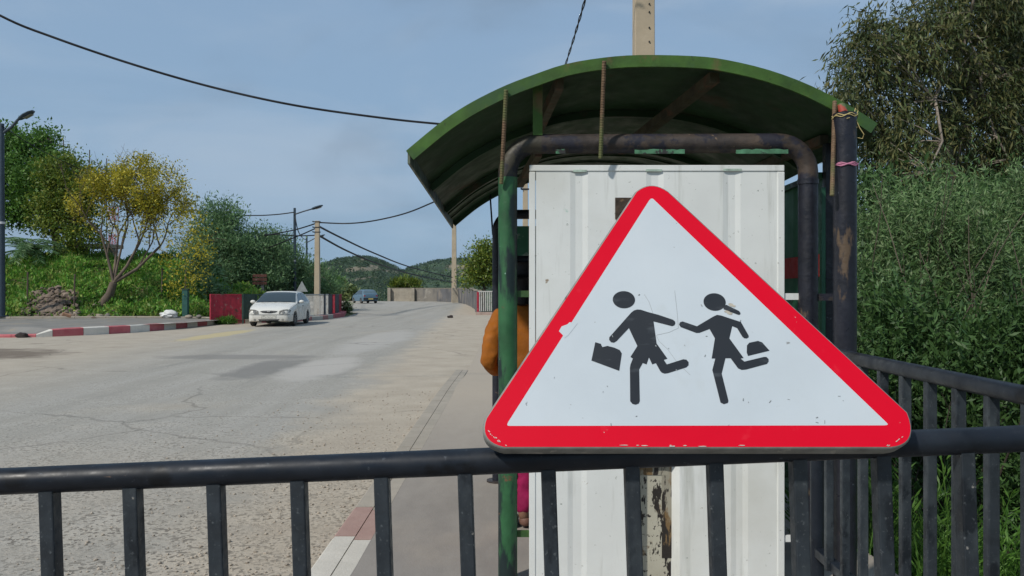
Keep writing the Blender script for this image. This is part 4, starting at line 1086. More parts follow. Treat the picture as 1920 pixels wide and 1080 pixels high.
segs = [(0, 1.34, red_f, 'panel'), (1.40, 2.1, dkg_f, 'panel'), (2.1, 5.3, dkg_f, 'bars'), (5.3, 8.1, wht_f, 'bars'), (8.1, 8.5, nav_f, 'panel'), (8.5, 9.2, wht_f, 'bars'),
        (9.2, 10.2, nav_f, 'panel'), (10.2, 10.9, red_f, 'bars'), (10.9, 12.7, nav_f, 'panel'), (12.7, Ltot, red_f, 'panel')]
for s0, s1, m_, kd in segs:
    mb = MB(); n_ = max(2, int((s1 - s0) / .13))
    gz = .17 if s0 < 8 else .14
    for i in range(n_):
        s = s0 + (s1 - s0) * (i + .5) / n_; x, y, _ = along(fp, s); x2, y2, _ = along(fp, s + .02)
        rz = math.atan2(y2 - y, x2 - x); zt_ = ftop(y) - .035; zb_ = gz + .06
        if kd == 'panel':
            w = (s1 - s0) / n_
            mb.box((x, y, (zt_ + zb_) / 2), (w * 1.02, .012 + .012 * (i % 2), zt_ - zb_), rz)
        else: mb.box((x, y, (zt_ + zb_) / 2), (.028, .028, zt_ - zb_), rz)
    mb.build("sheet_panel" if kd == 'panel' else "baluster_panel", m_, fc)
    k = max(1, int((s1 - s0) / .5)); P0 = [along(fp, s0 + (s1 - s0) * i / k)[:2] for i in range(k + 1)]
    tb, lb = MB(), MB()
    for a, b in zip(P0[:-1], P0[1:]):
        tb.bar((*a, ftop(a[1]) - .015), (*b, ftop(b[1]) - .015), .05, .04); lb.bar((*a, gz + .04), (*b, gz + .04), .04, .04)
    tb.build("top_rail", m_, fc); lb.build("bottom_rail", m_, fc)
    x, y, _ = along(fp, s0)
    MB().box((x, y, (ftop(y) + 0) / 2), (.06, .06, ftop(y))).build("post", m_, fc)

# parapet wall round the outside of the bend
wall_m = M("grimy_rendered_wall", (.20, .182, .155), .9, var=.22, vs=.8, bump=.3, bs=8, chips=[((.12, .115, .11), .5, .54, .12, (1, 1, .3)), ((.34, .315, .27), .9, .58, .1)])
dwall_m = M("grey_faded_wall", (.12, .118, .12), .9, var=.25, vs=.7, bump=.3, bs=8, chips=[((.235, .205, .17), .6, .5, .15)])
pil_m = M("pale_concrete_pillar", (.30, .265, .21), .9, var=.2, vs=2)
wl_ = thing("parapet_wall", "long grey and tan parapet wall curving round the outside of the bend", "wall", (-6, 80, 0))
for i in range(len(WALL) - 1):
    a, b = Vector((*WALL[i], 0)), Vector((*WALL[i + 1], 0)); d = (b - a); n_ = max(1, int(d.length / 3.2))
    for j in range(n_):
        p, q = a + d * (j / n_), a + d * ((j + 1) / n_)
        za, zb2 = H + (-5.5 if p.y < 60 else -1.0) / F * p.y, H + (-5.5 if q.y < 60 else -1.0) / F * q.y
        nn = Vector((-d.y, d.x, 0)).normalized() * .09
        g = (q - p).normalized() * .02
        P4 = [p + g - nn, q - g - nn, q - g + nn, p + g + nn]
        mb = MB(); mb.add([v + Vector((0, 0, -.2)) for v in P4] + [P4[0] + Vector((0, 0, za)), P4[1] + Vector((0, 0, zb2)), P4[2] + Vector((0, 0, zb2)), P4[3] + Vector((0, 0, za))],
                          [(0, 3, 2, 1), (4, 5, 6, 7), (0, 1, 5, 4), (1, 2, 6, 5), (2, 3, 7, 6), (3, 0, 4, 7)])
        mb.build("wall_panel", dwall_m if i < 6 else (pil_m if i == 7 and j == n_ - 1 else wall_m), wl_)
    mb = MB().bar(a + Vector((0, 0, H + (-5.5 if a.y < 60 else -1) / F * a.y + .03)), b + Vector((0, 0, H + (-5.5 if b.y < 60 else -1) / F * b.y + .03)), .26, .06)
    mb.build("coping", pil_m, wl_)
for (x, y, w) in ((-5.75, 84.6, 1.1), (-11.5, 93.2, .35), (-14.4, 94, .35)):
    MB().box((x, y - .2, .75), (w, .4, 1.62)).build("pillar", pil_m, wl_, bevel=.02)
MB().box((-2.0, 47.6, .66), (.12, 1.6, 1.36)).build("red_end_panel", red_f, wl_)
# white railing that carries on from the wall
wf = thing("railing", "short white railing between the end of the parapet wall and the shelter", "railing", (-1.5, 46, .05))
MB().box((-1.42, 46.05, .02), (1.3, .35, .3)).build("plinth", M("pinkish_kerb", (.36, .27, .23), .9, var=.2), wf)
for i in range(9):
    x = -1.86 + i * .11
    MB().box((x, 46.05, .77), (.05, .03, 1.1)).build("baluster", wht_f, wf)
MB().box((-1.42, 46.05, 1.35), (1.1, .05, .06)).build("top_rail", wht_f, wf)

# --- concrete poles and steel lamp posts
conc_m = M("buff_concrete_pole", (.42, .345, .245), .85, var=.12, vs=2, bump=.2, bs=20, chips=[((.30, .25, .19), 1.2, .58, .1, (3, 3, .3))])
def pole(px, y, wpx, ztop, zbot, label, fit=True, taper=.75):
    x = (px - CX) / F * y; w = wpx / F * y
    t = thing("utility_pole", label, "utility pole", (x, y, zbot), "concrete utility poles")
    mb = MB(); z0 = zbot - .3
    def sec(z, k): return [Vector((x + a * w / 2 * k, y + b * w / 2 * k, z)) for a, b in ((-1, -1), (1, -1), (1, 1), (-1, 1))]
    n_ = 6; mb.v = sum([sec(z0 + (ztop - z0) * i / n_, 1 + (taper - 1) * i / n_) for i in range(n_ + 1)], [])
    for i in range(n_):
        for j in range(4): mb.f.append((i * 4 + j, i * 4 + (j + 1) % 4, i * 4 + 4 + (j + 1) % 4, i * 4 + 4 + j))
    mb.f.append(tuple(n_ * 4 + j for j in range(4)))
    mb.build("shaft", conc_m, t, bevel=.012)
    if fit:
        for dz in (.06, .35, .6):
            MB().box((x, y - w * .32, ztop - dz), (w * 1.3, .06, .05)).tube([(x - w * .5, y - w * .55, ztop - dz), (x - w * .75, y - w * .55, ztop - dz + .02)], .03, 8).build("insulator", trim_m, t)
    return t
p1 = pole(1206.5, 11.8, 41, 7.2, -.9, "thick concrete pole with bolt holes rising behind the top of the shelter roof", True, .86)
hm = MB(); x = 246.5 / F * 11.8
for yy in (14, 29, 58, 84):
    hm.tube([(x + .06, 11.8 - .16, pz(yy, 11.8)), (x + .06, 11.8 - .12, pz(yy, 11.8))], .012, 8)
hm.build("bolt_hole", trim_m, p1)
pole(985, 28, 12, 5.6, 0, "slim concrete pole seen through the gap beside the white shelter panel")
pole(851.5, 86.5, 9.6, 11.0, -1.0, "far concrete pole standing behind the curved parapet wall")
pole(595, 42, 10.5, H + 126 / F * 42, .1, "short concrete pole behind the coloured railing where the cables meet")

steel_m = M("dark_blue_grey_lamp_steel", (.030, .050, .070), .45, var=.2, vs=3, spec=.5)
band_m = M("pale_band", (.6, .6, .6), .6)
def lamp(px, y, wpx, ytop, zb, arm, label, band, big):
    """arm = pixel list from the post top to the tip of the head"""
    x = (px - CX) / F * y; r = wpx / F * y / 2; zt_ = H + (CY - ytop) / F * y
    t = thing("street_lamp", label, "street lamp", (x, y, zb), "blue-grey street lamps")
    MB().tube([(x, y, zb - .1), (x, y, zb + 1.2), (x, y, zt_)], [r, r, r * .72], 12).build("post", steel_m, t, 50)
    MB().tube([(x, y, zb), (x, y, zb + .05)], r * 1.9, 12).build("base_plate", steel_m, t, 40)
    A = [P(a, b, y) for a, b in arm]
    MB().tube(A[:-1], r * .42, 8).build("arm", steel_m, t, 50)
    a, b = A[-2], A[-1]; d = (b - a).normalized(); L_ = (b - a).length; wd = big
    s = Vector((0, 1, 0)); u = d.cross(s) * -1
    if u.z < 0: u = -u
    mb = MB(); secs = [(0, .25, .5), (.15, .6, .9), (.45, 1, 1), (.8, .95, .8), (1, .55, .4)]
    for q, k, h_ in secs:
        c = a + d * L_ * q
        mb.v += [c + s * wd * .5 * k * ca + u * wd * .22 * h_ * sa for ca, sa in ((math.cos(i * math.pi / 5), math.sin(i * math.pi / 5)) for i in range(10))]
    for i in range(4):
        for j in range(10): mb.f.append((i * 10 + j, i * 10 + (j + 1) % 10, i * 10 + 10 + (j + 1) % 10, i * 10 + 10 + j))
    mb.f += [tuple(range(9, -1, -1)), tuple(range(40, 50))]
    hd = mb.build("lamp_head", steel_m, t, 50)
    MB().box(a + d * L_ * .6 - u * wd * .23, (L_ * .5, wd * .6, .01), 0, 0, -math.atan2(d.z, d.x)).build("lamp_glass", lamp_m, hd)
    if band: MB().tube([(x, y, H + (CY - band) / F * y - .05), (x, y, H + (CY - band) / F * y + .05)], r * 1.08, 12).build("pale_band", band_m, t, 50)
    return t
lamp(3, 33.3, 12.5, 232, .36, [(2, 252), (22, 238), (34, 224), (63, 208)], "tall street lamp at the left edge with its head tilted up over the pavement", 418, .42)
lamp(552.5, 50, 6.2, 390, .1, [(552, 402), (570, 396), (584, 392), (605, 385)], "street lamp behind the white car with a long level arm", 489, .4)
lamp(575, 70, 4.6, 443, -.2, [(575, 455), (588, 448), (592, 446), (609, 440)], "most distant street lamp, half hidden beyond the concrete pole", 0, .4)

# --- cables
cab_m = M("black_cable", (.012, .013, .016), .6)
def cable(pts, r, label, twist=False):
    A = smooth_pts([P(*p) for p in pts], 8); mb = MB()
    if twist:
        for ph in (0, math.pi):
            L_ = len(A); B_ = smooth_pts(A, 4)
            mb.tube([p + Vector((math.cos(i * .55 + ph), math.sin(i * .55 + ph), 0)) * r * .9 for i, p in enumerate(B_)], r * .7, 6)
    else: mb.tube(A, r, 6)
    o = mb.build("overhead_cable", cab_m, None, 60, origin=A[0])
    return tag(o, label, "cable", "overhead cables")
cable([(-160, -62, 10), (0, 29, 10.2), (100, 70, 10.4), (250, 121, 10.7), (400, 164, 11), (550, 197, 11.2), (700, 219, 11.4), (820, 232, 11.6), (1000, 245, 11.7), (1187, 250, 11.7)], .016, "thick cable sagging across the top left of the sky to the shelter roof")
cable([(1135, -140, 11.0), (1097, 0, 12), (1060, 122, 16), (1020, 240, 22), (986, 327, 28)], .014, "twisted black cable dropping steeply to the roof beside the thick concrete pole", True)
cable([(595, 417, 42), (650, 419, 42), (700, 414, 41), (760, 400, 40), (815, 378, 38), (900, 340, 33), (983, 300 + 18, 28)], .035, "cable rising from the short concrete pole to the tip of the shelter roof")
cable([(597, 424, 42), (640, 446, 48), (700, 474, 56), (770, 501, 68), (848, 520, 86)], .055, "upper of the two cables falling right from the short concrete pole across the hill")
cable([(597, 441, 42), (650, 470, 48), (710, 495, 57), (780, 516, 70), (848, 529, 86)], .055, "lower of the two cables falling right from the short concrete pole across the hill")
cable([(595, 418, 42), (560, 429, 44), (528, 436, 46), (470, 446, 50)], .035, "upper cable running left from the short concrete pole into the trees")
cable([(594, 427, 42), (565, 440, 44), (530, 454, 46), (480, 474, 48)], .035, "middle cable sloping down left from the short concrete pole into the trees")
cable([(594, 441, 42), (560, 442, 44), (520, 440, 47), (440, 438, 52)], .03, "level cable low on the short concrete pole running left into the trees")
cable([(551, 398, 49.8), (520, 402, 50), (480, 404, 51), (430, 402, 53), (340, 392, 56)], .035, "cable from the level-armed street lamp running left over the tree tops")
cable([(553, 400, 49.8), (558, 430, 50.2), (567, 446, 60), (576, 450, 69.5)], .03, "slack cable looping between the two distant street lamps")
cable([(3, 236, 33.2), (60, 272, 34), (130, 308, 35), (204, 338, 37), (300, 372, 41)], .018, "thin cable sloping from the left street lamp through the yellow tree")

# --- signs seen from behind
t = thing("warning_sign", "small grey triangular sign seen from behind above the railing", "road sign", (P(566, 548, 44).x, 44, .1))
x = t.location.x
q = [P(566, 527, 44), P(577, 547, 44), P(555, 547, 44)]
MB().prism(q, (0, .03, 0)).build("plate", M("galvanised_back", (.33, .35, .35), .5, metal=.3, var=.15, vs=6), t)
MB().bar((x, 44.06, .1), (x, 44.06, q[0].z - .1), .06, .06, up=Vector((0, 1, 0))).build("post", steel_m, t)
t = thing("signboard", "rusty red-brown slatted board on a post standing among the trees", "signboard", (P(492, 548, 43).x, 43, .1))
x = t.location.x
bm_ = M("rusty_board", (.14, .055, .04), .8, var=.4, vs=5, chips=[((.30, .24, .2), 4, .6, .05)])
for yy in (517, 524, 531): MB().box((P(487, yy, 42.9).x, 42.9, P(0, yy, 42.9).z), (.75, .04, .15)).build("board", bm_, t)
MB().bar((x, 43, .0), (x, 43, P(0, 514, 43).z), .13, .1, up=Vector((0, 1, 0))).build("post", M("grey_post", (.26, .24, .22), .8, var=.2), t)

# --- left bank: things along the pavement edge
def gz(x, y): return float(ground_h(np.array([x]), np.array([y]))[0])
stake_m = M("rusty_stake", (.10, .07, .055), .8, var=.3)
for px, y, yt, lab in ((51, 35.0, 510, "thin rusty stake left of the rubble on the bank"), (139, 34.8, 514, "rusty stake between the rubble and the leaning yellow tree"), (303, 37.5, 503, "thin stake right of the yellow tree in the brambles"), (347, 37.0, 507, "thin stake above the green post in the brambles")):
    x = (px - CX) / F * y; z0 = gz(x, y)
    tag(MB().tube([(x, y, z0 - .1), (x + .03, y, H + (CY - yt) / F * y)], .035, 6).build("stake", stake_m, None, 50, origin=(x, y, z0)), lab, "stake", "stakes on the bank")
x, y = P(348, 0, 35.2).x, 35.2
t = thing("bollard", "dark green square post at the edge of the brambles", "post", (x, y, .2))
MB().box((x, y, .82), (.24, .2, 1.3)).build("shaft", M("blue_green_post_paint", (.02, .085, .07), .6, var=.3, vs=5), t, bevel=.015)
MB().box((x, y, 1.49), (.28, .24, .05)).build("cap", dkg_f, t)
stone_m = M("pale_stone", (.30, .255, .20), .9, var=.3, vs=2, bump=.5, bs=10)
stone_d = M("grey_stone", (.19, .175, .155), .9, var=.3, vs=2, bump=.5, bs=10)
rs = random.Random(5)
for px, py, w, hgt, m_, lab in ((25, 597, 17, 7, stone_d, "flat grey stone at the foot of the left street lamp"), (143, 587, 14, 6, stone_m, "pale stone on the bank left of the leaning trunk"), (186, 595, 22, 11, stone_m, "large tan stone below the leaning trunk"),
                               (201, 592, 11, 11, stone_d, "grey upright stone right of the large tan stone"), (354, 593, 15, 7, stone_m, "tan stone at the foot of the green post"), (373, 593, 11, 7, stone_d, "brownish stone right of the green post")):
    y = 33.6 + (px > 330) * 1.2 + (100 < px < 250) * .9; x = (px - CX) / F * y; z0 = H + (CY - py - hgt * .5) / F * y
    z0 = max(z0, gz(x, y) - .05)
    o = MB().blob((x, y, z0 + hgt / F * y * .4), w / F * y * .5, rs, 2, .14, (1, .7, hgt / w * 1.1)).build("stone", m_, None, 50, origin=(x, y, z0))
    tag(o, lab, "stone", "stones along the pavement edge")
x, y = P(125, 0, 33.3).x, 33.3
tag(MB().box((x, y, .43), (.34, .18, .12), .5, .2, .35).build("brick", M("broken_orange_brick", (.36, .20, .12), .9, var=.2), None, bevel=.02, origin=(x, y, .36)), "broken brick lying on the far edge of the left pavement", "brick")
x, y = P(317, 0, 34.9).x, 34.9
tag(MB().blob((x, y, gz(x, y) + .16), .32, rs, 3, .2, (1.2, .7, .6)).build("plastic_bag", M("white_plastic_bag", (.62, .62, .60), .45, var=.1), None, 50, origin=(x, y, gz(x, y))), "crumpled white plastic bag beside the pavement", "bag")
for px, py, s_, lab in ((42, 631, .17, "dark lump of stone lying on the road by the left kerb"), (844, 594, .14, "small dark lump lying on the far right verge")):
    y = 2325. / (py - 540 + 2); x = (px - CX) / F * y
    tag(MB().blob((x, y, s_ * .4), s_, rs, 2, .2, (1.2, .8, .6)).build("stone", M("dark_lump", (.03, .022, .02), .9), None, 50, origin=(x, y, 0)), lab, "stone")
# rubble heap
rb = MB()
for i in range(330):
    px = rs.gauss(98, 30); u = rs.random(); y = 33.9 + 2.0 * u; x = (px - CX) / F * y
    k = max(0, 1 - ((px - 98) / 60) ** 2)
    rb.blob((x, y, gz(x, y) + .5 * k * u + rs.uniform(-.06, .12)), rs.uniform(.05, .20), rs, 1, .25, (1, .9, .7))
kind(tag(rb.build("rubble_heap", M("brown_rubble", (.19, .145, .11), .95, var=.55, vs=1.5, bump=.4, bs=8), None, 40), "heap of brown broken rubble on the bank left of the yellow tree", "rubble"), 'stuff')
# little concrete shelter on the bank, lattice mast, thin rods
t = thing("concrete_canopy", "flat concrete roof on two pillars half hidden behind the yellow tree", "structure", (P(188, 0, 47).x, 47, 0))
MB().box((P(186, 0, 47).x, 47, P(0, 462, 47).z), (1.9, 2, .22)).build("roof_slab", conc_m, t)
for px in (162, 209): MB().box((P(px, 0, 47).x, 47, (P(0, 465, 47).z - 1) / 2), (.3, .3, P(0, 465, 47).z + 1)).build("pillar", pil_m, t)
t = thing("lattice_mast", "thin red and white lattice mast far behind the yellow tree", "mast", (P(213, 0, 110).x, 110, -6))
mr, mw = M("mast_red", (.35, .06, .05), .6), M("mast_white", (.55, .55, .55), .6)
x = t.location.x; z0, z1 = -6., P(0, 388, 110).z
for i in range(10):
    a, b = z0 + (z1 - z0) * i / 10, z0 + (z1 - z0) * (i + 1) / 10; mb = MB(); w = .42
    for sx in (-w, w):
        for sy in (-w, w): mb.bar((x + sx, 110 + sy, a), (x + sx, 110 + sy, b), .09, .09, up=Vector((0, 1, 0)))
    for k in range(4):
        c, d = a + (b - a) * k / 4, a + (b - a) * (k + 1) / 4; s_ = 1 if k % 2 else -1
        mb.bar((x - w * s_, 110 - w, c), (x + w * s_, 110 - w, d), .06, .06); mb.bar((x - w * s_, 110 + w, c), (x + w * s_, 110 + w, d), .06, .06)
    mb.build("mast_section", mr if i % 2 else mw, t)
for px, yt, yb_ in ((101, 258, 310), (119, 262, 315), (168, 281, 340), (200, 297, 350)):
    y = 50; x = P(px, 0, y).x
    tag(MB().tube([(x, y, -1), (x, y, P(0, yt, y).z)], .03, 6).build("thin_rod", stake_m, None, origin=(x, y, -1)), "thin metal rod poking up above the left trees", "rod", "rods above the trees")

# ================================================================== PLANTS
bark = M("grey_brown_bark", (.13, .10, .075), .9, var=.35, vs=6, bump=.5, bs=20, stretch=(1, 1, .3))
bark_d = M("dark_bark", (.055, .042, .032), .9, var=.35, vs=6, bump=.5, bs=20, stretch=(1, 1, .3))
bark_p = M("pale_gum_bark", (.24, .20, .16), .85, var=.3, vs=4, bump=.3, bs=20, stretch=(1, 1, .3))
L_green = leaf_mat("mid_green_leaves", [(0.049, 0.118, 0.02), (0.091, 0.2, 0.033), (0.14, 0.266, 0.049), (0.058, 0.142, 0.024)])
L_yel = leaf_mat("yellow_blossom", [(.10, .14, .025), (.40, .34, .03), (.55, .46, .035), (.15, .19, .03), (.45, .38, .03), (.42, .36, .03)], .25)
L_mix = leaf_mat("yellow_green_leaves", [(0.072, 0.138, 0.022), (0.132, 0.198, 0.028), (0.22, 0.242, 0.033), (0.088, 0.154, 0.028)])
L_olive = leaf_mat("olive_leaves", [(0.081, 0.163, 0.072), (0.135, 0.24, 0.099), (0.18, 0.289, 0.135), (0.089, 0.174, 0.063)])
L_gum = leaf_mat("gum_leaves", [(0.05, 0.08, 0.029), (0.09, 0.117, 0.04), (0.152, 0.143, 0.054), (0.065, 0.099, 0.036)], .25)
L_bush = leaf_mat("grey_green_bush_leaves", [(0.07, 0.137, 0.044), (0.112, 0.203, 0.067), (0.158, 0.254, 0.096), (0.085, 0.159, 0.05), (0.196, 0.257, 0.117), (0.054, 0.104, 0.036)], .25)
L_fresh = leaf_mat("fresh_weeds", [(0.054, 0.132, 0.019), (0.09, 0.198, 0.03), (0.12, 0.24, 0.042), (0.06, 0.144, 0.024)], .35)
L_bank = leaf_mat("bank_weeds", [(0.072, 0.189, 0.028), (0.128, 0.302, 0.04), (0.19, 0.38, 0.054), (0.317, 0.357, 0.092), (0.085, 0.224, 0.033)], .3)
L_dark = leaf_mat("deep_shrub_leaves", [(0.031, 0.073, 0.019), (0.052, 0.106, 0.029), (0.071, 0.137, 0.04)], .2)

def el(px, py, y, rx, ry, dy=None):
    """ellipsoid seen at a pixel with pixel radii"""
    k = y / F
    return (P(px, py, y), (rx * k, (dy if dy else rx * k * .8), ry * k))
def base_at(px, y, z=None):
    x = (px - CX) / F * y
    return (x, y, gz(x, y) if z is None else z)

# -- left side
b = base_at(112, 43); tree("broadleaf_tree", "dark green broadleaf tree at the far left behind the street lamp", "tree", b, [b, P(110, 470, 43), P(100, 430, 43), P(92, 390, 43)],
    [el(20, 300, 44, 75, 62), el(85, 345, 43, 70, 60), el(-40, 330, 44, 60, 80), el(60, 270, 44, 45, 25), el(130, 390, 42, 40, 40), el(25, 385, 43, 50, 40)], (L_green, bark_d), 330, 110, .45, .19, .5, .28, 10, group="trees on the left bank")
b = base_at(125, 41); tree("broadleaf_tree", "lighter green tree between the palm and the yellow tree with yellowish top", "tree", b, [b, P(128, 470, 41), P(135, 430, 41), P(140, 385, 41)],
    [el(120, 320, 41, 45, 38), el(160, 360, 40.5, 38, 50), el(110, 395, 41, 50, 50), el(140, 440, 40.5, 45, 30), el(190, 340, 40, 20, 20)], (L_mix, bark_d), 170, 80, .36, .17, .5, .2, 10, group="trees on the left bank")
# mimosa: leaning trunk that forks low, airy yellow crown
b = base_at(183, 36.0); b = (b[0], b[1], P(0, 581, 36).z)
t = thing("mimosa_tree", "leaning yellow flowering tree with bare forked branches on the bank", "tree", b)
mb = MB(); rg = random.Random(11); tips = []
def grow(p, d, ln, r, dep):
    pts = [p]; dd = d.copy()
    for i in range(4):
        dd = (dd + Vector((rg.uniform(-.18, .18), rg.uniform(-.18, .18), rg.uniform(-.05, .12)))).normalized(); pts.append(pts[-1] + dd * ln / 4)
    mb.tube(pts, [r * (1 - .35 * i / 4) for i in range(5)], 6 if dep > 2 else 8)
    if dep >= 5: tips.extend(pts[1:]); return
    if dep >= 3: tips.extend(pts[2:])
    for k in range(rg.choice((2, 3, 3)) if dep < 5 else 0):
        nd = (dd + Vector((rg.uniform(-.75, .75), rg.uniform(-.75, .75), rg.uniform(-.25, .45)))).normalized()
        grow(pts[-1] if k < 2 else pts[3], nd, ln * rg.uniform(.62, .85), r * .58, dep + 1)
base_v = Vector(b); fork = P(213, 530, 36)
mb.tube([base_v - Vector((0.1, 0, .2)), P(193, 570, 36), P(206, 552, 36), fork], [.25, .22, .19, .16], 10)
for tx, ty, r in ((190, 440, .07), (222, 440, .075), (262, 455, .085), (300, 462, .085), (240, 420, .06)):
    e = P(tx, ty, 36 + rg.uniform(-1.2, 1.2)); d = (e - fork); n0 = d.length
    mid = fork.lerp(e, .5) + Vector((0, 0, -.08 if tx > 250 else .05)) * n0
    pts = [fork, fork.lerp(mid, .5), mid, mid.lerp(e, .5), e]; mb.tube(pts, [r, r * .9, r * .8, r * .7, r * .6], 8)
    for k in range(3):
        grow(e if k < 2 else mid, ((e - mid).normalized() + Vector((rg.uniform(-.6, .6), rg.uniform(-.6, .6), rg.uniform(-.2, .5)))).normalized(), rg.uniform(1.2, 1.6), r * .5, 2)
mb.build("trunk", bark, t, 60)
tp = np.array([tuple(p) for p in tips]); 
extra, _ = in_blobs([el(285, 385, 36, 90, 75), el(350, 470, 36, 52, 55), el(255, 345, 36, 75, 42), el(185, 390, 36, 40, 50), el(365, 510, 36, 36, 40), el(325, 545, 36, 50, 14), el(340, 430, 36, 50, 50), el(355, 500, 35.5, 45, 50), el(365, 470, 35.5, 34, 45), el(340, 520, 35.3, 45, 28), el(362, 425, 35.6, 34, 40), el(345, 405, 35.8, 40, 40)], 350, .65)
tp = np.concatenate([tp, extra])
qx = CX + F * tp[:, 0] / tp[:, 1]; qy = CY - F * (tp[:, 2] - H) / tp[:, 1]
inside = np.zeros(len(tp), bool)
for cx_, cy_, rx, ry in ((275, 395, 112, 102), (348, 480, 62, 85), (180, 390, 48, 70)): inside |= ((qx - cx_) / rx) ** 2 + ((qy - cy_) / ry) ** 2 < 1
tp = tp[inside]
n = len(tp) * 13; c = np.repeat(tp, 13, 0) + RNG.normal(size=(n, 3)) * .17
leaf_obj("crown", c, RNG.normal(size=(n, 3)), .12 * RNG.uniform(.5, 1.3, n), .5, L_yel, t)

# palm with feather fronds behind the lamp
b = base_at(60, 40); t = thing("palm_tree", "feathery date palm low on the bank beside the left street lamp", "palm", b)
top = P(55, 470, 40)
MB().tube([b, Vector(b).lerp(top, .5) + Vector((.05, 0, 0)), top], [.34, .3, .28], 10).build("trunk", bark_d, t, 60)
C_, D_ = [], []; fr_ = MB()
for i in range(34):
    a = rg.uniform(0, 6.28); up = rg.uniform(-.25, 1.1); L0 = rg.uniform(1.7, 2.5)
    d0 = Vector((math.cos(a), math.sin(a), up)).normalized(); p = top.copy(); pts = [p.copy()]; d = d0.copy()
    for k in range(12):
        d = (d + Vector((0, 0, -.10))).normalized(); p = p + d * L0 / 12; pts.append(p.copy())
        sd = d.cross(Vector((0, 0, 1))).normalized()
        for q in range(3):
            for s in (-1, 1):
                C_.append(tuple(p - d * L0 / 12 * q / 3)); D_.append(tuple(sd * s + d * .6 + Vector((0, 0, -.25 + rg.uniform(-.1, .1)))))
    fr_.tube(pts, [.03 * (1 - .7 * k / 12) for k in range(13)], 4)
f_ = leaf_obj("fronds", np.array(C_), np.array(D_), .42 * RNG.uniform(.7, 1.1, len(C_)), .09, L_olive, t)
fr_.build("frond_ribs", L_olive, t)

# olive trees behind the railing
OL = [("tall grey-green olive tree right of the yellow tree", 415, 47, [el(410, 420, 47, 42, 45), el(390, 465, 46, 45, 45), el(430, 480, 46, 48, 50), el(400, 520, 45, 55, 28)], 170),
      ("bushy olive tree behind the rusty board", 478, 49, [el(470, 465, 49, 35, 40), el(500, 490, 48, 40, 38), el(450, 510, 47, 50, 35), el(485, 525, 46.5, 40, 22)], 150),
      ("rounded olive tree left of the level-armed street lamp", 525, 52, [el(522, 475, 52, 26, 40), el(540, 505, 51, 34, 38), el(515, 528, 50, 40, 22)], 110),
      ("low olive tree between the street lamp and the concrete pole", 590, 56, [el(585, 520, 56, 24, 28), el(612, 532, 55, 18, 18), el(565, 515, 57, 22, 26), el(600, 545, 54, 32, 14)], 80)]
for lab, px, y, bl, nc_ in OL:
    b = base_at(px, y, -.4); tree("olive_tree", lab, "tree", b, [b, P(px + 2, 545, y), P(px - 3, 520, y), P(px, 500, y)], bl, (L_olive, bark), int(nc_ * 1.3), 110, .42, .20, .32, .16, 9, up=.6, group="olive trees", shell=.2)
b = base_at(330, 41); tree("bush", "dull green bush under the right side of the yellow tree", "bush", b, [b, P(330, 520, 41), P(335, 505, 41)], [el(345, 530, 41, 45, 28), el(375, 500, 42, 30, 35), el(385, 545, 39, 30, 28)], (L_olive, bark), 80, 60, .35, .25, .4, .08, 6)
b = base_at(425, 34.1, 0); tree("weed_tuft", "bright green tuft of weeds growing through the kerb under the red panel", "weeds", b, [b, P(425, 606, 34.1), P(425, 604, 34.1)], [el(425, 603, 34.0, 17, 5, .2)], (L_fresh, bark), 26, 30, .07, .16, .3, .01, 3, up=.8, twig=.004)
b = base_at(650, 49, 0); tree("weed_tuft", "dry weeds at the end of the coloured railing", "weeds", b, [b, P(650, 582, 49), P(650, 578, 49)], [el(650, 578, 49, 7, 12, .3)], (L_bush, bark), 26, 30, .12, .2, .2, .01, 3, up=.9, twig=.005)
# beyond the bend
L_cact = leaf_mat("pale_pear_leaves", [(.10, .15, .045), (.15, .20, .07), (.20, .24, .10), (.07, .11, .03)], .2)
b = base_at(655, 97, -1.5); tree("shrub", "pale green fleshy shrub beyond the road left of the blue car", "shrub", b, [b, P(655, 560, 97), P(655, 555, 97)], [el(640, 553, 97, 14, 14, 1.2), el(662, 555, 97, 14, 14, 1.2), el(650, 546, 97, 12, 9, 1.), el(676, 560, 97, 6, 10, 1.)], (L_cact, bark), 90, 24, .28, .5, .7, .1, 5, up=.5)
b = base_at(628, 100, -1.5); tree("shrub", "darker green shrub behind the pale fleshy shrub", "shrub", b, [b, P(628, 555, 100), P(628, 545, 100)], [el(630, 538, 100, 14, 14, 1.2), el(615, 548, 99, 12, 16, 1.2)], (L_green, bark), 60, 34, .35, .45, .5, .1, 5, up=.5)
b = base_at(760, 98, -3); tree("shrub", "spiky green shrub poking above the far parapet wall", "shrub", b, [b, P(760, 545, 98), P(760, 538, 98)], [el(758, 532, 98, 20, 9, 1.), el(772, 535, 98, 14, 8, 1.), el(748, 536, 98, 12, 6, 1.)], (L_mix, bark), 50, 34, .3, .6, .16, .08, 5, up=1.6)
b = base_at(905, 62, -1.2); tree("roadside_tree", "yellow-green tree between the parapet wall and the shelter", "tree", b, [b, P(908, 540, 62), P(905, 520, 62), P(907, 495, 62)], [el(898, 510, 62, 24, 22), el(912, 480, 62, 22, 22), el(885, 520, 62, 14, 14), el(925, 500, 62, 20, 35)], (L_mix, bark), 130, 60, .42, .24, .45, .16, 9)

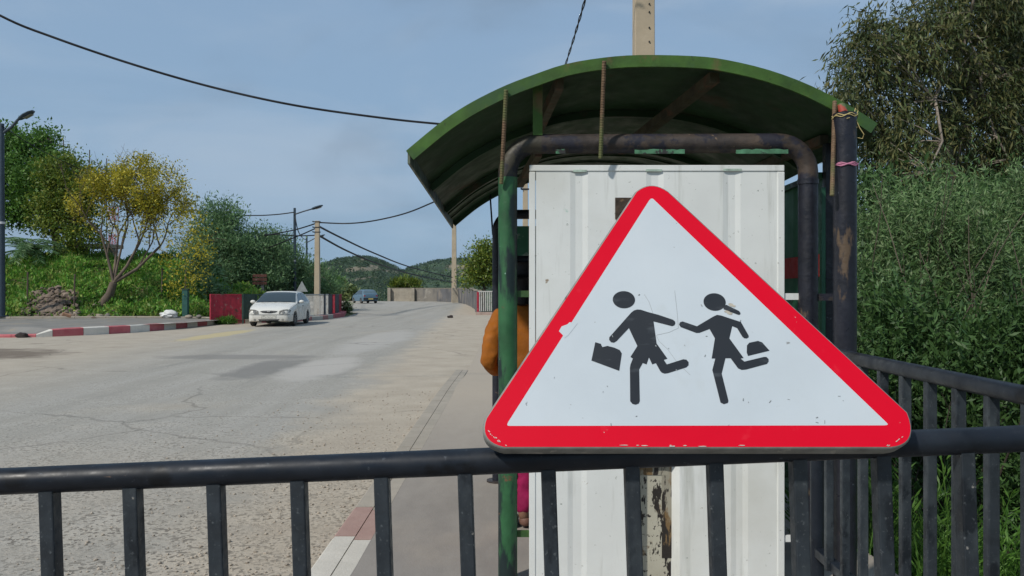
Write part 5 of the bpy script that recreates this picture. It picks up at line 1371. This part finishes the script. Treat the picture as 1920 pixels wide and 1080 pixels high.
# weeds on the bank
n = 90000
xx = RNG.uniform(-30, -12.8, n); yy = RNG.uniform(33.2, 43.5, n); zz_ = ground_h(xx, yy)
dd = yy - np.where(xx < -21, 33.0, 33.0 + .28 * (xx + 21)); qx = CX + F * xx / yy
dens = sstep(.2, 1.4, dd) * (.35 + .65 * (np.sin(xx * 1.7 + yy) * np.cos(yy * 1.3 - xx * .6) > -.55)) * np.where((qx > 45) & (qx < 150) & (dd < 3.0), .3, 1.)
k = RNG.random(n) < dens; xx, yy, zz_ = xx[k], yy[k], zz_[k]; n = len(xx)
hh = (.10 + .55 * (np.sin(xx * 2.3) * np.sin(yy * 1.9 + xx) * .5 + .5) ** 1.5) * RNG.random(n)
o = leaf_obj("bank_weeds", np.stack([xx, yy, zz_ + hh], -1), RNG.normal(size=(n, 3)) * .8 + np.array([0, -.1, .8]), RNG.uniform(.10, .28, n), .38, L_bank)
kind(tag(o, "dense green weeds and brambles covering the left bank", "weeds"), 'stuff')

# -- right side
def rg_z(x, y): return gz(x, y)
# eucalyptus: hanging sprays
b = (10.5, 19.5, gz(10.5, 19.5))
tree("eucalyptus_tree", "tall drooping eucalyptus with pale bare limbs at the top right", "tree", b, [b, P(1790, 420, 19.5), P(1775, 300, 19.5), P(1800, 180, 19.5), P(1790, 60, 19.5)],
     [el(1620, 120, 18.5, 75, 85), el(1580, 190, 18, 45, 50), el(1660, 230, 18.5, 70, 95), el(1740, 90, 19, 85, 100), el(1720, 250, 19, 80, 90), el(1690, 320, 18, 80, 60), el(1840, 200, 19.5, 90, 150), el(1930, 90, 20, 110, 130), el(1950, 320, 20, 110, 110), el(1830, -20, 19.5, 110, 70), el(1640, 60, 18.5, 40, 30)],
     (L_gum, bark_p), 420, 140, .20, .19, .21, .15, 18, droop=1.6, up=0, along=1.0, shell=.1, twig=.012, bare=.35)
b = (15.5, 24, gz(15.5, 24))
tree("eucalyptus_tree", "darker eucalyptus behind the drooping one at the right edge", "tree", b, [b, P(1900, 400, 24), P(1910, 250, 24), P(1900, 100, 24)],
     [el(1880, 300, 24, 120, 120), el(1990, 200, 24, 120, 200), el(1760, 380, 23, 90, 60), el(1650, 400, 22, 60, 50), el(1900, 60, 25, 90, 100)], (L_gum, bark_d), 190, 110, .36, .22, .24, .24, 12, droop=1.0, up=0, along=.4, shell=.1)

def shoots(name, label, cat, base, n, spread, hmin, hmax, leafl, mat_, stem_mat, per=46, lean=.5, r=.008, asp=.2, group=None, lift=.75, fill=(), nfill=0):
    """bush of many leafy upright shoots fanning out of the ground"""
    t = thing(name, label, cat, base, group); mb = MB(); C, D, S = [], [], []
    r_ = random.Random(len(label) * 7 + n)
    for i in range(n):
        p = Vector((base[0] + r_.uniform(-1, 1) * spread[0], base[1] + r_.uniform(-1, 1) * spread[1], 0)); p.z = gz(p.x, p.y) - .05
        hgt = r_.uniform(hmin, hmax) * (1 - .35 * abs((p.x - base[0]) / spread[0]))
        d = Vector((r_.uniform(-1, 1) * lean, r_.uniform(-1, 1) * lean, 1)).normalized(); pts = [p.copy()]; k = 9
        for j in range(k):
            d = (d + Vector((r_.uniform(-.14, .14), r_.uniform(-.14, .14), r_.uniform(-.04, .03)))).normalized(); pts.append(pts[-1] + d * hgt / k)
        mb.tube(pts, [r * (1.3 - .95 * j / k) for j in range(k + 1)], 4, False)
        for j in range(per):
            q = (.12 + .88 * (j + r_.random()) / per) * k; a = int(min(q, k - 1)); pos = pts[a].lerp(pts[a + 1], q - a); ax = (pts[a + 1] - pts[a]).normalized()
            o_ = Vector((r_.gauss(0, 1), r_.gauss(0, 1), r_.gauss(0, 1))); o_ = (o_ - ax * o_.dot(ax)).normalized()
            off = abs(r_.gauss(0, 1)) * .10 * (1.15 - q / k)
            C.append(tuple(pos + o_ * off)); D.append(tuple(o_ + ax * lift)); S.append(leafl * r_.uniform(.55, 1.2) * (1.1 - .35 * q / k))
    if nfill:
        ck_, co_ = in_blobs([(Vector(c_), r_2) for c_, r_2 in fill], max(60, nfill // 340), .35)
        ki = RNG.integers(0, len(ck_), nfill // 9)
        fc_ = ck_[ki] + RNG.normal(size=(len(ki), 3)) * np.array([.13, .13, .16]) * RNG.uniform(.6, 1.4, len(ck_))[ki][:, None]
        fo = co_[ki] * .5 + np.array([0, 0, .5])
        for q, o_ in zip(fc_, fo):
            g_d = Vector(o_) * .7 + Vector((r_.gauss(0, .5), r_.gauss(0, .5), .8 + r_.gauss(0, .4))); g_d.normalize()
            for j in range(9):
                pos = Vector(q) + g_d * (.035 * j); C.append(tuple(pos)); D.append((g_d.x * .8 + r_.gauss(0, .7), g_d.y * .8 + r_.gauss(0, .7), g_d.z * .8 + r_.gauss(0, .6))); S.append(leafl * r_.uniform(.6, 1.15))
    mb.build("stems", stem_mat, t)
    leaf_obj("leaves", np.array(C), np.array(D), np.array(S), asp, mat_, t)
    return t
def eb(px, py, y, rx, ry): return el(px, py, y, rx, ry)
shoots("shrub", "grey-green shrub with long upright shoots right of the black post", "shrub", (4.3, 8.2, gz(4.3, 8.2)), 170, (1.7, 1.1), 2.7, 4.15, .075, L_bush, bark, 130, .26, asp=.21,
       fill=[el(1690, 510, 8.2, 95, 120), el(1640, 600, 7.8, 80, 110), el(1760, 480, 8.4, 90, 110), el(1780, 560, 8, 110, 120)], nfill=46000)
shoots("shrub", "large dark grey-green shrub filling the right edge of the view", "shrub", (6.4, 9.2, gz(6.4, 9.2)), 170, (1.7, 1.2), 3.2, 5.0, .08, L_bush, bark, 130, .28, asp=.21,
       fill=[el(1880, 500, 9.2, 110, 140), el(1990, 470, 9.2, 110, 170), el(1860, 620, 8.4, 110, 120), el(2000, 640, 8.4, 110, 140)], nfill=46000)
shoots("shrub", "tall thin shoots rising in front of the eucalyptus", "shrub", (5.3, 9.4, gz(5.3, 9.4)), 45, (1.6, .6), 3.6, 4.7, .085, L_bush, bark_p, 60, .22, asp=.27)
shoots("shrub", "dense dark shrub low behind the side railing", "shrub", (3.6, 6.2, gz(3.6, 6.2)), 90, (1.0, .9), 1.2, 2.35, .075, L_dark, bark_d, 80, .4, asp=.3,
       fill=[el(1690, 700, 6.4, 110, 90), el(1780, 800, 6, 130, 120), el(1640, 760, 6.6, 70, 80)], nfill=22000)
shoots("shrub", "dark leafy shrub at the lower right behind the side railing", "shrub", (4.6, 5.6, gz(4.6, 5.6)), 80, (1.0, .9), 1.0, 2.5, .08, L_dark, bark_d, 70, .4, asp=.3,
       fill=[el(1900, 720, 6, 120, 110), el(2020, 760, 6, 130, 160), el(1900, 860, 5.6, 120, 120)], nfill=22000)
b = (9.5, 13.5, gz(9.5, 13.5)); tree("bush", "dark thicket between the shrubs and the eucalyptus trunks", "bush", b, [b, Vector(b) + Vector((0, 0, .8)), Vector(b) + Vector((.1, 0, 1.8))],
     [el(1640, 420, 13, 90, 100), el(1760, 440, 13.5, 110, 90), el(1900, 450, 14, 130, 120), el(1650, 560, 12.5, 110, 90), el(1820, 580, 13, 150, 110), el(2020, 500, 14, 110, 140)], (L_dark, bark_d), 420, 90, .22, .15, .3, .1, 10, shell=.1, twig=.008)
# feathery fresh weeds at their foot
for lab, bx_, by_, n_, sp_, h0, h1 in (("bright feathery weeds lit between the railing bars beside the shelter", 2.25, 4.7, 120, (.45, .7), .55, 1.25), ("bright feathery weeds low in the lower right corner behind the bars", 2.9, 4.0, 110, (.55, .6), .5, 1.05)):
    t = shoots("weed_clump", lab, "weeds", (bx_, by_, gz(bx_, by_)), n_, sp_, h0, h1, .085, L_fresh, L_fresh, 90, .3, .004, .16, lift=1.1)
n = 9000
xx = RNG.uniform(1.9, 8, n); yy = RNG.uniform(1.6, 14, n)
o = leaf_obj("ground_cover", np.stack([xx, yy, ground_h(xx, yy) + RNG.uniform(0, .12, n)], -1), RNG.normal(size=(n, 3)) * .8 + np.array([0, 0, .8]), RNG.uniform(.06, .2, n), .3, L_dark)
kind(tag(o, "low grass and leaf litter under the shrubs on the right slope", "ground cover"), 'stuff')

# loose stones on the road verge
rs = random.Random(21); mb = MB()
for i in range(2600):
    y = 4.0 + 8 * rs.random() ** 2.2; x = -1.1 - abs(rs.gauss(0, .75)) * (1 + .05 * y)
    r = rs.choice((.003, .004, .005, .006, .008, .012)) * rs.uniform(.6, 1.1)
    mb.blob((x, y, r * .4), r, rs, 1, .25, (1, 1, .7))
kind(tag(mb.build("gravel", M("loose_gravel", (.36, .31, .25), .95, var=.45, vs=14), None), "loose gravel scattered on the dusty verge by the kerb", "gravel"), 'stuff')

# ================================================================== AIR
hz = MB().box((0, 1500, 30), (5400, 3640, 200)).build("haze", None)
kind(hz, 'stuff')
hm_, N, L, B_ = nodes_of("air_haze"); N.remove(B_)
pv = N.new("ShaderNodeVolumePrincipled"); pv.inputs['Density'].default_value = .00004; pv.inputs['Color'].default_value = (.68, .84, 1, 1); pv.inputs['Anisotropy'].default_value = .2
L.new(pv.outputs[0], N['Material Output'].inputs['Volume']); hz.data.materials.append(hm_)
